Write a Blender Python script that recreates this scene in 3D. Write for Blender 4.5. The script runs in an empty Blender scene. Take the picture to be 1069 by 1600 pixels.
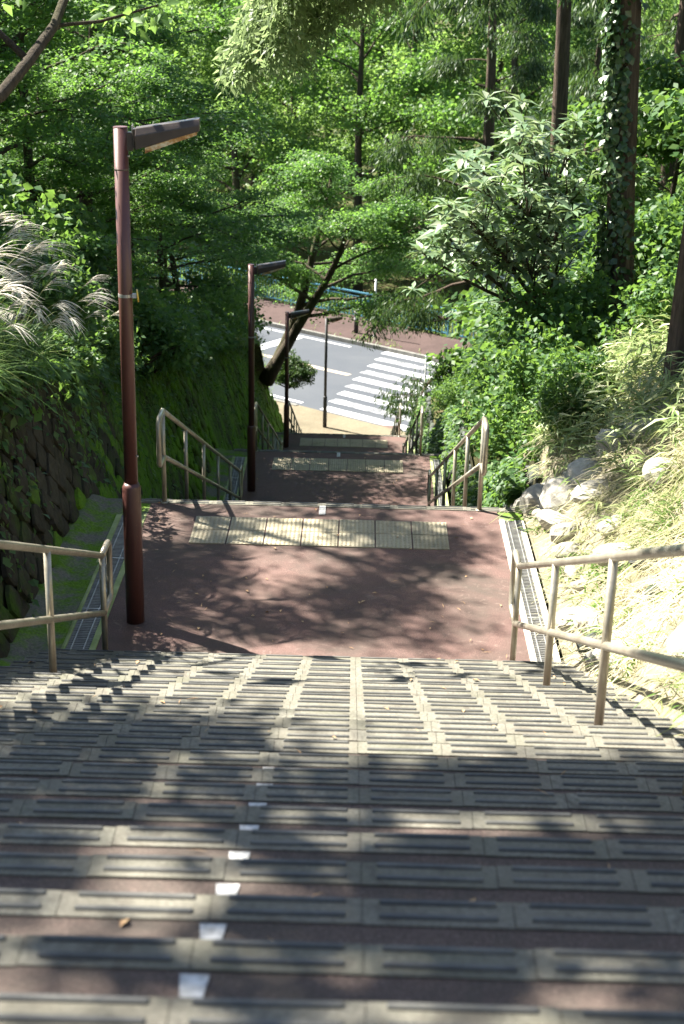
import bpy, bmesh, math, random
import numpy as np
from mathutils import Matrix, Vector

S = bpy.context.scene
C = S.collection
R = math.radians

# ------------------------------------------------------------------ camera, light, exposure
CAM_Z, FPX, PITCH, YAW, ROLL = 4.6, 2350.0, 21.0, 0.45, 1.3
cam = bpy.data.cameras.new('camera')
co = bpy.data.objects.new('camera', cam); C.objects.link(co)
p, a, r_ = R(PITCH), R(YAW), R(ROLL)
fw = Vector((-math.sin(a)*math.cos(p), math.cos(a)*math.cos(p), -math.sin(p)))
rt = Vector((math.cos(a), math.sin(a), 0)); up = rt.cross(fw)
rt2 = rt*math.cos(r_)+up*math.sin(r_); up2 = -rt*math.sin(r_)+up*math.cos(r_)
co.matrix_world = Matrix(((rt2.x, up2.x, -fw.x, 0), (rt2.y, up2.y, -fw.y, 0), (rt2.z, up2.z, -fw.z, CAM_Z), (0, 0, 0, 1)))
cam.sensor_fit = 'VERTICAL'; cam.sensor_height = 36.0; cam.lens = 36.0*FPX/1600.0
cam.clip_start = 0.1; cam.clip_end = 2000
cam.dof.use_dof = True; cam.dof.focus_distance = 12.0; cam.dof.aperture_fstop = 4.0
S.camera = co

SUN = Vector((-0.57, 0.33, 0.75)).normalized()          # towards the sun: ahead and left of the stairs
w = bpy.data.worlds.new('World'); S.world = w; w.use_nodes = True
nt = w.node_tree; bg = nt.nodes['Background']
sky = nt.nodes.new('ShaderNodeTexSky'); sky.sky_type = 'NISHITA'; sky.sun_disc = False
sky.sun_elevation = math.asin(SUN.z); sky.sun_rotation = math.atan2(SUN.x, SUN.y)
nt.links.new(sky.outputs[0], bg.inputs[0]); bg.inputs[1].default_value = 0.05
sl = bpy.data.lights.new('sun', 'SUN'); sl.energy = 5.0; sl.angle = R(0.53); sl.color = (1.0, 0.94, 0.84)
so = bpy.data.objects.new('sun', sl); C.objects.link(so)
so.rotation_euler = SUN.to_track_quat('Z', 'Y').to_euler()
S.view_settings.view_transform = 'Standard'; S.view_settings.look = 'None'
S.view_settings.gamma = 1.0; S.view_settings.use_curve_mapping = False
S.view_settings.exposure = 2.42
S.render.engine = 'CYCLES'
S.cycles.use_denoising = True
S.cycles.max_bounces = 8; S.cycles.transmission_bounces = 4; S.cycles.transparent_max_bounces = 4

# ------------------------------------------------------------------ helpers
def tag(o, label=None, cat=None, group=None, kind=None):
    if label: o['label'] = label
    if cat: o['category'] = cat
    if group: o['group'] = group
    if kind: o['kind'] = kind
    return o

def empty(name, loc, label=None, cat=None, group=None, kind=None, rz=0.0, s=1.0):
    o = bpy.data.objects.new(name, None); C.objects.link(o)
    o.location = loc; o.rotation_euler = (0, 0, rz); o.scale = (s, s, s); o.empty_display_size = 0.2
    return tag(o, label, cat, group, kind)

def obj(name, me, parent=None, loc=(0, 0, 0), rot=(0, 0, 0), scale=(1, 1, 1)):
    o = bpy.data.objects.new(name, me); C.objects.link(o)
    o.location = loc; o.rotation_euler = rot; o.scale = scale
    if parent: o.parent = parent
    return o

def npmesh(name, V, F, mat, rnd=None, smooth=False):
    """V (n,3), F (m,k) uniform polygons, rnd: per-vertex float"""
    V = np.asarray(V, np.float32); F = np.asarray(F, np.int32)
    me = bpy.data.meshes.new(name); m, k = F.shape
    me.vertices.add(len(V)); me.vertices.foreach_set('co', V.ravel())
    me.loops.add(m*k); me.loops.foreach_set('vertex_index', F.ravel())
    me.polygons.add(m); me.polygons.foreach_set('loop_start', np.arange(0, m*k, k, dtype=np.int32))
    me.polygons.foreach_set('loop_total', np.full(m, k, np.int32))
    if smooth: me.polygons.foreach_set('use_smooth', np.ones(m, bool))
    if rnd is not None:
        at = me.attributes.new('rnd', 'FLOAT', 'POINT'); at.data.foreach_set('value', np.asarray(rnd, np.float32))
    me.materials.append(mat); me.update(calc_edges=True)
    return me

class Bag:
    def __init__(s): s.v = []; s.f = []
    def add(s, vs, fs):
        n = len(s.v); s.v += [tuple(x) for x in vs]; s.f += [tuple(i+n for i in f) for f in fs]; return s
    def box(s, c, d, rz=0.0):
        x, y, z = (q/2 for q in d); cs, sn = math.cos(rz), math.sin(rz)
        vs = [(c[0]+i*x*cs-j*y*sn, c[1]+i*x*sn+j*y*cs, c[2]+k*z) for k in (-1, 1) for i, j in ((-1, -1), (1, -1), (1, 1), (-1, 1))]
        return s.add(vs, [(3, 2, 1, 0), (4, 5, 6, 7), (0, 1, 5, 4), (1, 2, 6, 5), (2, 3, 7, 6), (3, 0, 4, 7)])
    def tube(s, pts, rad, n=8, cap=True):
        pts = [Vector(q) for q in pts]
        rad = [rad]*len(pts) if not hasattr(rad, '__len__') else rad
        vs = []; side = None
        for i, q in enumerate(pts):
            t = (pts[min(i+1, len(pts)-1)]-pts[max(i-1, 0)]).normalized()
            if side is None:
                side = t.cross(Vector((0.31, 0.2, 0.93)) if abs(t.z) < 0.9 else Vector((1, 0.1, 0))).normalized()
            side = (side-t*side.dot(t)).normalized(); b = t.cross(side)
            for k in range(n):
                an = 2*math.pi*k/n; vs.append(q+(side*math.cos(an)+b*math.sin(an))*rad[i])
        fs = [(i*n+k, i*n+(k+1) % n, (i+1)*n+(k+1) % n, (i+1)*n+k) for i in range(len(pts)-1) for k in range(n)]
        if cap: fs += [tuple(reversed(range(n))), tuple(range((len(pts)-1)*n, len(pts)*n))]
        return s.add(vs, fs)
    def mesh(s, name, mat, bevel=0, smooth=False):
        me = bpy.data.meshes.new(name); me.from_pydata([tuple(q) for q in s.v], [], s.f)
        if bevel:
            bm = bmesh.new(); bm.from_mesh(me)
            bmesh.ops.bevel(bm, geom=list(bm.edges), offset=bevel, segments=2, affect='EDGES', profile=0.5)
            bm.to_mesh(me); bm.free()
        if smooth:
            for q in me.polygons: q.use_smooth = True
        me.materials.append(mat); me.update(); return me
    def build(s, name, mat, parent=None, bevel=0, smooth=False, **k):
        return obj(name, s.mesh(name, mat, bevel, smooth), parent, **k)

# ------------------------------------------------------------------ materials
class NT:
    def __init__(s, name):
        s.m = bpy.data.materials.new(name); s.m.use_nodes = True; s.t = s.m.node_tree
        s.b = s.t.nodes['Principled BSDF']; s.out = s.t.nodes['Material Output']
        s.tc = s.t.nodes.new('ShaderNodeTexCoord')
    def n(s, ty, **k):
        o = s.t.nodes.new(ty)
        for q, v in k.items(): setattr(o, q, v)
        return o
    def l(s, x, y): s.t.links.new(x, y)
    def noise(s, scale, detail=4, rough=0.6, coord='Object', stretch=None, dist=0.0):
        o = s.n('ShaderNodeTexNoise'); o.inputs['Scale'].default_value = scale; o.inputs['Detail'].default_value = detail
        o.inputs['Roughness'].default_value = rough; o.inputs['Distortion'].default_value = dist
        src = s.geo() if coord == 'World' else s.tc.outputs[coord]
        if stretch:
            mp = s.n('ShaderNodeMapping'); mp.inputs['Scale'].default_value = stretch; s.l(src, mp.inputs[0]); src = mp.outputs[0]
        s.l(src, o.inputs['Vector']); return o.outputs['Fac']
    def geo(s):
        if not hasattr(s, '_g'): s._g = s.n('ShaderNodeNewGeometry')
        return s._g.outputs['Position']
    def ramp(s, fac, stops):
        o = s.n('ShaderNodeValToRGB'); e = o.color_ramp.elements
        while len(e) < len(stops): e.new(0.5)
        for q, (po, cl) in zip(e, stops): q.position = po; q.color = (*cl, 1) if hasattr(cl, '__len__') else (cl, cl, cl, 1)
        s.l(fac, o.inputs[0]); return o.outputs[0]
    def mix(s, fac, x, y, mode='MIX'):
        o = s.n('ShaderNodeMix', data_type='RGBA', blend_type=mode)
        for sock, v in ((o.inputs['Factor'], fac), (o.inputs['A'], x), (o.inputs['B'], y)):
            if isinstance(v, (int, float)): sock.default_value = v
            elif isinstance(v, tuple): sock.default_value = (*v, 1)
            else: s.l(v, sock)
        return o.outputs['Result']
    def bump(s, h, strength=0.3, dist=0.02):
        o = s.n('ShaderNodeBump'); o.inputs['Strength'].default_value = strength; o.inputs['Distance'].default_value = dist
        s.l(h, o.inputs['Height']); s.l(o.outputs[0], s.b.inputs['Normal']); return o
    def done(s, col=None, rough=0.8, metal=0.0, spec=0.5):
        if col is not None:
            if isinstance(col, tuple): s.b.inputs['Base Color'].default_value = (*col, 1)
            else: s.l(col, s.b.inputs['Base Color'])
        if isinstance(rough, (int, float)): s.b.inputs['Roughness'].default_value = rough
        else: s.l(rough, s.b.inputs['Roughness'])
        s.b.inputs['Metallic'].default_value = metal; s.b.inputs['Specular IOR Level'].default_value = spec
        return s.m

M = {}
def mk_landing():
    s = NT('brown_asphalt')
    fine = s.noise(160, 3, 0.7, 'World'); blot = s.noise(1.1, 5, 0.65, 'World', dist=0.6); big = s.noise(0.45, 3, 0.5, 'World')
    c = s.ramp(fine, [(0.3, (0.066, 0.039, 0.034)), (0.52, (0.118, 0.070, 0.060)), (0.75, (0.235, 0.158, 0.135))])
    c = s.mix(s.ramp(blot, [(0.42, 0.0), (0.66, 0.85)]), c, (0.066, 0.053, 0.043))
    c = s.mix(s.ramp(big, [(0.5, 0.0), (0.7, 0.5)]), c, (0.17, 0.115, 0.092))
    sp = s.noise(9, 6, 0.8, 'World', dist=1.5); c = s.mix(s.ramp(sp, [(0.56, 0.0), (0.68, 0.5)]), c, (0.22, 0.165, 0.14))
    sp2 = s.noise(4, 6, 0.8, 'World', dist=2.0); c = s.mix(s.ramp(sp2, [(0.55, 0.0), (0.70, 0.6)]), c, (0.055, 0.045, 0.038))
    s.bump(fine, 0.5, 0.006); return s.done(c, 0.85, spec=0.3)
M['brown'] = mk_landing()
def mk_step():
    s = NT('worn_brown_step'); fine = s.noise(140, 3, 0.7, 'World'); blot = s.noise(2.2, 6, 0.7, 'World', dist=0.8)
    c = s.ramp(fine, [(0.3, (0.058, 0.042, 0.036)), (0.55, (0.105, 0.076, 0.064)), (0.75, (0.20, 0.155, 0.13))])
    c = s.mix(s.ramp(blot, [(0.42, 0.0), (0.64, 0.85)]), c, (0.062, 0.054, 0.044))
    s.bump(fine, 0.5, 0.006); return s.done(c, 0.88, spec=0.3)
M['step'] = mk_step()
def mk_nosing():
    s = NT('nosing_tile_resin')
    f = s.noise(90, 3, 0.7, 'World'); b = s.noise(2.3, 5, 0.7, 'World')
    c = s.ramp(f, [(0.3, (0.105, 0.101, 0.080)), (0.7, (0.215, 0.207, 0.168))])
    c = s.mix(s.ramp(b, [(0.44, 0.0), (0.70, 0.8)]), c, (0.085, 0.086, 0.056))
    st = s.noise(7, 6, 0.75, 'World', dist=1.0); c = s.mix(s.ramp(st, [(0.52, 0.0), (0.64, 0.7)]), c, (0.07, 0.062, 0.05))
    oi = s.n('ShaderNodeObjectInfo'); c = s.mix(s.ramp(oi.outputs['Random'], [(0.0, 0.0), (1.0, 0.4)]), c, (0.13, 0.115, 0.09))
    s.bump(f, 0.4, 0.004); return s.done(c, 0.8, spec=0.3)
M['nosing'] = mk_nosing()
def mk_bar():
    s = NT('worn_rubber_bar')
    f = s.noise(40, 3, 0.7, 'World'); b = s.noise(3.0, 5, 0.7, 'World')
    c = s.ramp(b, [(0.3, (0.036, 0.038, 0.037)), (0.5, (0.066, 0.066, 0.06)), (0.68, (0.135, 0.13, 0.11))])
    s.bump(f, 0.3, 0.003); return s.done(c, s.ramp(f, [(0.3, 0.42), (0.7, 0.7)]), spec=0.5)
M['bar'] = mk_bar()
def mk_tactile():
    s = NT('tactile_yellow_tile')
    f = s.noise(70, 3, 0.7, 'World'); b = s.noise(1.7, 5, 0.7, 'World')
    oi = s.n('ShaderNodeObjectInfo')
    c = s.ramp(b, [(0.3, (0.42, 0.37, 0.25)), (0.5, (0.34, 0.30, 0.205)), (0.72, (0.18, 0.16, 0.11))])
    c = s.mix(s.ramp(oi.outputs['Random'], [(0.0, 0.0), (1.0, 0.35)]), c, (0.38, 0.355, 0.28))
    c = s.mix(s.ramp(f, [(0.45, 0.0), (0.7, 0.4)]), c, (0.16, 0.14, 0.10))
    return s.done(c, 0.75, spec=0.3)
M['tactile'] = mk_tactile()
def mk_simple(name, c0, c1, scale=8, rough=0.7, metal=0.0, spec=0.4, bump=0.15, coord='World'):
    s = NT(name); f = s.noise(scale, 5, 0.65, coord)
    s.bump(f, bump, 0.01); return s.done(s.ramp(f, [(0.35, c0), (0.68, c1)]), rough, metal, spec)
M['white'] = mk_simple('white_tape', (0.24, 0.24, 0.23), (0.58, 0.58, 0.57), 34, 0.7)
def mk_rail():
    s = NT('weathered_bronze_rail')
    f = s.noise(4, 5, 0.7, 'World'); g = s.noise(60, 2, 0.6, 'World')
    c = s.ramp(f, [(0.3, (0.25, 0.22, 0.165)), (0.6, (0.40, 0.37, 0.295)), (0.8, (0.55, 0.52, 0.45))])
    return s.done(c, s.ramp(g, [(0.3, 0.28), (0.7, 0.45)]), 0.55, 0.5)
M['rail'] = mk_rail()
def mk_pole():
    s = NT('brown_pole_paint')
    f = s.noise(5, 5, 0.7, 'World', (1, 1, 0.25)); g = s.noise(45, 3, 0.7, 'World')
    c = s.ramp(f, [(0.3, (0.070, 0.028, 0.024)), (0.7, (0.105, 0.042, 0.035))])
    c = s.mix(s.ramp(g, [(0.66, 0.0), (0.72, 0.7)]), c, (0.26, 0.12, 0.06))
    s.bump(g, 0.08, 0.004); return s.done(c, 0.38, 0.0, 0.5)
M['pole'] = mk_pole()
M['head'] = mk_simple('dark_lamp_housing', (0.045, 0.034, 0.03), (0.07, 0.052, 0.045), 9, 0.35, spec=0.5)
def mk_rust():
    s = NT('rusty_lamp_tray'); f = s.noise(14, 5, 0.75, 'World')
    return s.done(s.ramp(f, [(0.40, (0.55, 0.52, 0.42)), (0.52, (0.42, 0.25, 0.10)), (0.66, (0.16, 0.06, 0.025))]), 0.7)
M['rust'] = mk_rust()
M['galv'] = mk_simple('galvanised_steel', (0.30, 0.30, 0.29), (0.46, 0.46, 0.44), 12, 0.5, 0.6)
M['yellow'] = mk_simple('yellow_reflector', (0.62, 0.40, 0.05), (0.75, 0.52, 0.10), 12, 0.4)
def mk_stone(name, c0, c1, moss, lo, hi):
    s = NT(name); oi = s.n('ShaderNodeObjectInfo')
    f = s.noise(9, 6, 0.7, 'World'); g = s.noise(1.4, 5, 0.7, 'World'); h = s.noise(40, 3, 0.7, 'World')
    c = s.ramp(f, [(0.3, c0), (0.7, c1)])
    c = s.mix(s.ramp(oi.outputs['Random'], [(0, 0.0), (1, 0.45)]), c, tuple(q*0.55 for q in c0))
    c = s.mix(s.ramp(g, [(lo, 0.0), (hi, 0.95)]), c, s.ramp(h, [(0.3, tuple(q*0.6 for q in moss)), (0.7, moss)]))
    s.bump(f, 0.6, 0.03); return s.done(c, 0.95, spec=0.15)
M['stone'] = mk_stone('mossy_retaining_stone', (0.032, 0.029, 0.020), (0.088, 0.078, 0.056), (0.060, 0.11, 0.016), 0.50, 0.68)
M['mossstone'] = mk_stone('moss_covered_stone', (0.05, 0.05, 0.03), (0.10, 0.10, 0.06), (0.13, 0.26, 0.02), 0.36, 0.56)
M['cobble'] = mk_stone('grey_cobble', (0.055, 0.062, 0.062), (0.13, 0.138, 0.135), (0.05, 0.075, 0.022), 0.50, 0.70)
M['rock'] = mk_stone('pale_bank_rock', (0.26, 0.245, 0.21), (0.46, 0.44, 0.38), (0.18, 0.18, 0.07), 0.60, 0.78)
M['joint'] = mk_simple('dark_earth_joint', (0.022, 0.02, 0.012), (0.045, 0.045, 0.022), 6, 1.0, spec=0.1, bump=0.5)
def mk_moss():
    s = NT('mossy_concrete'); g = s.noise(2.6, 6, 0.7, 'World'); h = s.noise(50, 3, 0.7, 'World')
    c = s.mix(s.ramp(g, [(0.42, 0.0), (0.56, 1.0)]), s.ramp(h, [(0.3, (0.10, 0.095, 0.075)), (0.7, (0.19, 0.18, 0.15))]), s.ramp(h, [(0.3, (0.06, 0.12, 0.012)), (0.7, (0.15, 0.26, 0.03))]))
    s.bump(h, 0.6, 0.01); return s.done(c, 0.95, spec=0.1)
M['moss'] = mk_moss()
M['frameL'] = mk_simple('algae_stained_kerb', (0.20, 0.26, 0.08), (0.36, 0.40, 0.20), 5, 0.85)
M['frameR'] = mk_simple('pale_concrete_kerb', (0.40, 0.37, 0.30), (0.55, 0.52, 0.44), 5, 0.85)
M['kerb'] = mk_simple('weathered_kerb_stone', (0.10, 0.10, 0.09), (0.18, 0.175, 0.16), 6, 0.9)
M['channel'] = mk_simple('dark_channel', (0.02, 0.02, 0.018), (0.04, 0.04, 0.035), 5, 0.9)
def mk_soil(name, c0, c1, c2):
    s = NT(name); f = s.noise(3, 6, 0.7, 'World'); h = s.noise(45, 4, 0.75, 'World')
    c = s.mix(s.ramp(f, [(0.38, 0.0), (0.6, 1.0)]), s.ramp(h, [(0.3, c0), (0.7, c1)]), c2)
    s.bump(h, 0.8, 0.03); return s.done(c, 0.95, spec=0.1)
M['soil'] = mk_soil('leafy_soil', (0.045, 0.035, 0.02), (0.12, 0.09, 0.05), (0.05, 0.075, 0.02))
M['drysoil'] = mk_soil('dry_bank_soil', (0.15, 0.13, 0.095), (0.42, 0.385, 0.31), (0.20, 0.18, 0.115))
def mk_road():
    s = NT('road_asphalt'); f = s.noise(60, 3, 0.7, 'World'); g = s.noise(0.35, 5, 0.6, 'World')
    c = s.ramp(f, [(0.3, (0.036, 0.042, 0.052)), (0.7, (0.066, 0.075, 0.090))])
    c = s.mix(s.ramp(g, [(0.45, 0.0), (0.7, 0.5)]), c, (0.078, 0.084, 0.093))
    s.bump(f, 0.3, 0.01); return s.done(c, 0.85, spec=0.3)
M['road'] = mk_road()
def mk_paint(name, col, wear):
    s = NT(name); f = s.noise(22, 5, 0.75, 'World'); g = s.noise(1.2, 3, 0.6, 'World')
    fac = s.ramp(s.mix(0.3, f, g), [(wear, 0.0), (wear+0.06, 1.0)])
    return s.done(s.mix(fac, (0.08, 0.085, 0.095), col), 0.7)
M['paint'] = mk_paint('white_road_paint', (0.50, 0.51, 0.52), 0.40)
M['paintworn'] = mk_paint('worn_white_road_paint', (0.46, 0.47, 0.48), 0.48)
M['orange'] = mk_paint('worn_orange_road_paint', (0.42, 0.34, 0.25), 0.44)
def mk_walk(name, c0, c1, sx):
    s = NT(name); f = s.noise(25, 4, 0.7, 'World'); g = s.noise(1.0, 4, 0.6, 'World')
    c = s.mix(s.ramp(g, [(0.4, 0.0), (0.7, 0.5)]), s.ramp(f, [(0.3, c0), (0.7, c1)]), tuple(q*0.6 for q in c0))
    s.bump(f, 0.4, 0.01); return s.done(c, 0.9, spec=0.2)
M['walk'] = mk_walk('beige_pavement', (0.115, 0.098, 0.066), (0.20, 0.172, 0.12), 1)
M['redwalk'] = mk_walk('red_pavement', (0.050, 0.033, 0.031), (0.086, 0.057, 0.052), 1)
M['blue'] = mk_simple('faded_blue_fence_paint', (0.06, 0.20, 0.29), (0.11, 0.29, 0.38), 3, 0.5)
M['greypaint'] = mk_simple('pale_grey_paint', (0.55, 0.56, 0.56), (0.68, 0.68, 0.66), 5, 0.5)
M['black'] = mk_simple('black_plastic_and_pole_shade', (0.02, 0.02, 0.022), (0.035, 0.035, 0.038), 5, 0.5)  # bollard plastic; also the painted-in shade of the farthest lamp pole
M['board'] = mk_simple('olive_sign_board', (0.10, 0.095, 0.045), (0.19, 0.17, 0.07), 7, 0.7)
M['litter'] = mk_simple('dry_fallen_leaf', (0.22, 0.11, 0.045), (0.50, 0.36, 0.20), 30, 0.8)
def mk_bark(name, c0, c1, scale=7):
    s = NT(name); f = s.noise(scale, 6, 0.75, 'Object', (3.2, 3.2, 0.35)); g = s.noise(1.3, 4, 0.6, 'World')
    c = s.mix(s.ramp(g, [(0.5, 0.0), (0.72, 0.6)]), s.ramp(f, [(0.32, c0), (0.68, c1)]), (0.06, 0.075, 0.025))
    s.bump(f, 1.0, 0.04); return s.done(c, 0.95, spec=0.15)
M['bark'] = mk_bark('dark_maple_bark', (0.035, 0.028, 0.02), (0.09, 0.075, 0.055))
M['cedarbark'] = mk_bark('cedar_bark', (0.040, 0.030, 0.024), (0.15, 0.112, 0.086))
def mk_leaf(name, stops, trans=0.4, tcol=(0.30, 0.42, 0.05), rough=0.5, spec=0.35):
    s = NT(name); at = s.n('ShaderNodeAttribute', attribute_name='rnd')
    c = s.ramp(at.outputs['Fac'], stops)
    s.done(c, rough, spec=spec)
    tr = s.n('ShaderNodeBsdfTranslucent'); s.l(s.mix(0.55, c, tcol), tr.inputs[0])
    mx = s.n('ShaderNodeMixShader'); mx.inputs[0].default_value = trans
    s.l(s.b.outputs[0], mx.inputs[1]); s.l(tr.outputs[0], mx.inputs[2]); s.l(mx.outputs[0], s.out.inputs[0]); return s.m
M['l_maple'] = mk_leaf('maple_leaf', [(0, (0.045, 0.105, 0.034)), (0.5, (0.07, 0.15, 0.042)), (0.93, (0.12, 0.20, 0.045)), (1, (0.21, 0.18, 0.05))], 0.5, (0.25, 0.48, 0.06))
M['l_light'] = mk_leaf('light_leaf', [(0, (0.055, 0.125, 0.035)), (0.5, (0.09, 0.185, 0.05)), (1, (0.16, 0.25, 0.075))], 0.52, (0.36, 0.56, 0.11))
M['l_cedar'] = mk_leaf('cedar_needle', [(0, (0.022, 0.05, 0.022)), (0.6, (0.04, 0.085, 0.03)), (1, (0.08, 0.11, 0.04))], 0.3, (0.14, 0.24, 0.04))
M['l_cypress'] = mk_leaf('cypress_spray', [(0, (0.075, 0.12, 0.045)), (0.6, (0.12, 0.18, 0.07)), (1, (0.20, 0.24, 0.11))], 0.5, (0.42, 0.55, 0.24))
M['l_loquat'] = mk_leaf('glossy_long_leaf', [(0, (0.11, 0.18, 0.09)), (0.6, (0.18, 0.26, 0.145)), (1, (0.32, 0.36, 0.25))], 0.25, (0.30, 0.44, 0.10), 0.28, 0.9)
M['l_bush'] = mk_leaf('broad_bush_leaf', [(0, (0.03, 0.075, 0.025)), (0.6, (0.055, 0.125, 0.04)), (1, (0.11, 0.18, 0.055))], 0.42, (0.26, 0.44, 0.06), 0.5, 0.3)
M['l_ivy'] = mk_leaf('ivy_leaf', [(0, (0.025, 0.06, 0.02)), (0.7, (0.05, 0.10, 0.035)), (1, (0.12, 0.15, 0.07))], 0.2, (0.15, 0.28, 0.05), 0.32, 0.6)
M['l_grass'] = mk_leaf('green_grass_blade', [(0, (0.06, 0.13, 0.025)), (0.7, (0.11, 0.20, 0.045)), (1, (0.22, 0.26, 0.09))], 0.42, (0.30, 0.46, 0.06))
M['l_dry'] = mk_leaf('dry_grass_blade', [(0, (0.15, 0.18, 0.06)), (0.3, (0.33, 0.31, 0.18)), (1, (0.56, 0.51, 0.37))], 0.30, (0.5, 0.45, 0.22), 0.6, 0.25)
M['l_sasa'] = mk_leaf('bamboo_grass_leaf', [(0, (0.11, 0.18, 0.05)), (0.6, (0.22, 0.28, 0.11)), (1, (0.42, 0.42, 0.24))], 0.35, (0.36, 0.44, 0.12), 0.45, 0.4)
M['l_plume'] = mk_leaf('silver_plume', [(0, (0.56, 0.53, 0.46)), (1, (0.78, 0.75, 0.68))], 0.5, (0.8, 0.75, 0.66), 0.7, 0.2)

# ------------------------------------------------------------------ terrain lines
UX, UY = 0.8, -0.6                                         # direction along the road
def zenv(y):
    return np.interp(y, [-8, 0.98, 8.95, 12.17, 20.14, 23.62, 31.6, 35.0, 43.0, 90], [3.4, 3.4, 0.03, 0, -3.37, -3.4, -6.77, -6.8, -10.2, -10.2])
def ramp_road(x, y, k=0.75): d = 36.4-(0.6*np.asarray(x)+0.8*np.asarray(y)); return -10.2+np.where(d > 0, d*k, np.maximum(d*0.5, -0.8))
def ztopL(y):                                              # top of the left retaining wall
    y = np.asarray(y, float)
    return np.minimum(4.13-0.248*y, ramp_road(-2.6, y))
def _wob(x, y): return 0.030*np.sin(x*9.1+y*2.3)*np.sin(y*8.3-x*3.1)+0.022*np.sin(x*17+y*13)*np.cos(y*19-x*7)+0.10*np.sin(x*1.7+y*0.9)*np.cos(y*1.3-x*0.6)+0.05*np.sin(x*4.1-y*3.3)
def zl(x, y):
    x = np.asarray(x, float); y = np.asarray(y, float); d = np.maximum(0, -2.7-x)
    z = 4.08-0.248*y+0.55*np.minimum(d, 3.5)+0.33*np.clip(d-3.5, 0, 14)
    return np.minimum(z, ramp_road(x, y))+_wob(x, y)*np.clip(d/0.5, 0, 1)
def zr(x, y):
    x = np.asarray(x, float); y = np.asarray(y, float); d = np.maximum(0, x-1.5)
    k = np.clip(d/1.6, 0, 1); wall = np.interp(y, [12.2, 13.4, 20, 30, 41, 44], [0.03, 0.55, 0.75, 0.9, 0.9, 0.1])
    z = zenv(y)*(1-k)+(-0.298*(y-10.7))*k+wall*(1-0.6*k)+1.0*np.minimum(d, 1.6)+0.62*np.clip(d-1.6, 0, 3)+0.3*np.clip(d-4.6, 0, 15)
    low = np.clip((1.80-x)/0.08, 0, 1)*np.clip((y-12.35)/0.3, 0, 1)*np.clip((44-y)/1.0, 0, 1)     # the bank starts behind the cobble wall
    z = z*(1-low)+(zenv(y)-0.25)*low
    return np.minimum(z, ramp_road(x, y))+_wob(x, y)*np.clip(d/0.5, 0, 1)

def sheet(name, fx, xs, ys, mat, label=None, cat=None, kind='structure', smooth=True):
    X, Y = np.meshgrid(xs, ys); Z = fx(X, Y); n, m = X.shape
    V = np.stack([X, Y, Z], -1).reshape(-1, 3); i = np.arange(n*m).reshape(n, m)
    F = np.stack([i[:-1, :-1], i[:-1, 1:], i[1:, 1:], i[1:, :-1]], -1).reshape(-1, 4)
    return tag(obj(name, npmesh(name, V, F, mat, smooth=smooth)), label, cat, kind=kind)

# ------------------------------------------------------------------ ground, road, pavements
g = Bag(); g.add([(-900, -60, -10.5), (900, -60, -10.5), (900, 1200, -10.5), (-900, 1200, -10.5)], [(0, 1, 2, 3)])
tag(g.build('ground', M['soil']), 'leafy soil of the wooded valley floor', 'ground', kind='structure')
def un(u, n, z): return (UX*u+0.6*n, UY*u+0.8*n, z)
def strip(name, u0, u1, n0, n1, z0, z1, mat, parent=None):
    b = Bag(); q = [(u0, n0), (u1, n0), (u1, n1), (u0, n1)]
    b.add([un(u, n, z0) for u, n in q]+[un(u, n, z1) for u, n in q], [(3, 2, 1, 0), (4, 5, 6, 7), (0, 1, 5, 4), (1, 2, 6, 5), (2, 3, 7, 6), (3, 0, 4, 7)])
    return b.build(name, mat, parent)
road = tag(strip('road', -140, 90, 37.6, 45.7, -10.6, -10.3, M['road']), 'grey asphalt road crossing below the stairs', 'road', kind='structure')
tag(strip('near_pavement', -140, 90, 34.0, 37.6, -10.6, -10.19, M['walk']), 'beige pavement at the foot of the stairs', 'pavement', kind='structure')
tag(strip('far_pavement', -140, 90, 45.7, 49.2, -10.6, -10.18, M['redwalk']), 'red pavement on the far side of the road', 'pavement', kind='structure')
for i in range(9):
    u0 = -30.0-0.345*i
    strip('crosswalk_stripe', u0, u0+4.6, 37.98+0.9*i, 37.98+0.9*i+0.46, -10.31, -10.294, M['paint' if i % 2 == 0 else 'paintworn'], road)
strip('centre_line', -60, -31.8, 41.85, 42.12, -10.31, -10.2945, M['orange'], road)
strip('centre_line', -26.0, 10, 41.85, 42.12, -10.31, -10.2945, M['orange'], road)
strip('edge_line', -60, -30.9, 38.1, 38.25, -10.31, -10.2945, M['paint'], road)
strip('edge_line', -60, -34.2, 45.1, 45.25, -10.31, -10.2945, M['paint'], road)
strip('stop_line', -37.0, -36.45, 42.35, 45.0, -10.31, -10.294, M['paint'], road)
# far kerb stones and the paving slabs of the near pavement edge
for i in range(30):
    strip('kerb_stone', -44+i*0.9, -44+i*0.9+0.885, 45.55, 45.72, -10.4, -10.15, M['kerb'], road)
for i in range(22):
    strip('kerb_stone', -46+i*0.7, -46+i*0.7+0.69, 37.45, 37.62, -10.4, -10.17, M['kerb'], road)

sheet('left_bank', zl, np.concatenate([np.linspace(-45, -9, 30), np.linspace(-8.5, -2.7, 40)]), np.linspace(-8, 66, 190), M['soil'], 'overgrown bank above the left retaining wall', 'bank')
XS = np.concatenate([np.linspace(1.449, 2.0, 24), np.linspace(2.06, 6, 50), np.linspace(6.4, 45, 36)])
sheet('right_bank', zr, XS, np.linspace(-8, 15.4, 150), M['drysoil'], 'steep dry bank right of the nearest flight and landing', 'bank')
sheet('wood_floor', zr, XS, np.linspace(15.4, 58, 110), M['soil'], 'dark leafy floor of the wood right of the lower stairs', 'ground')

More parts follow.
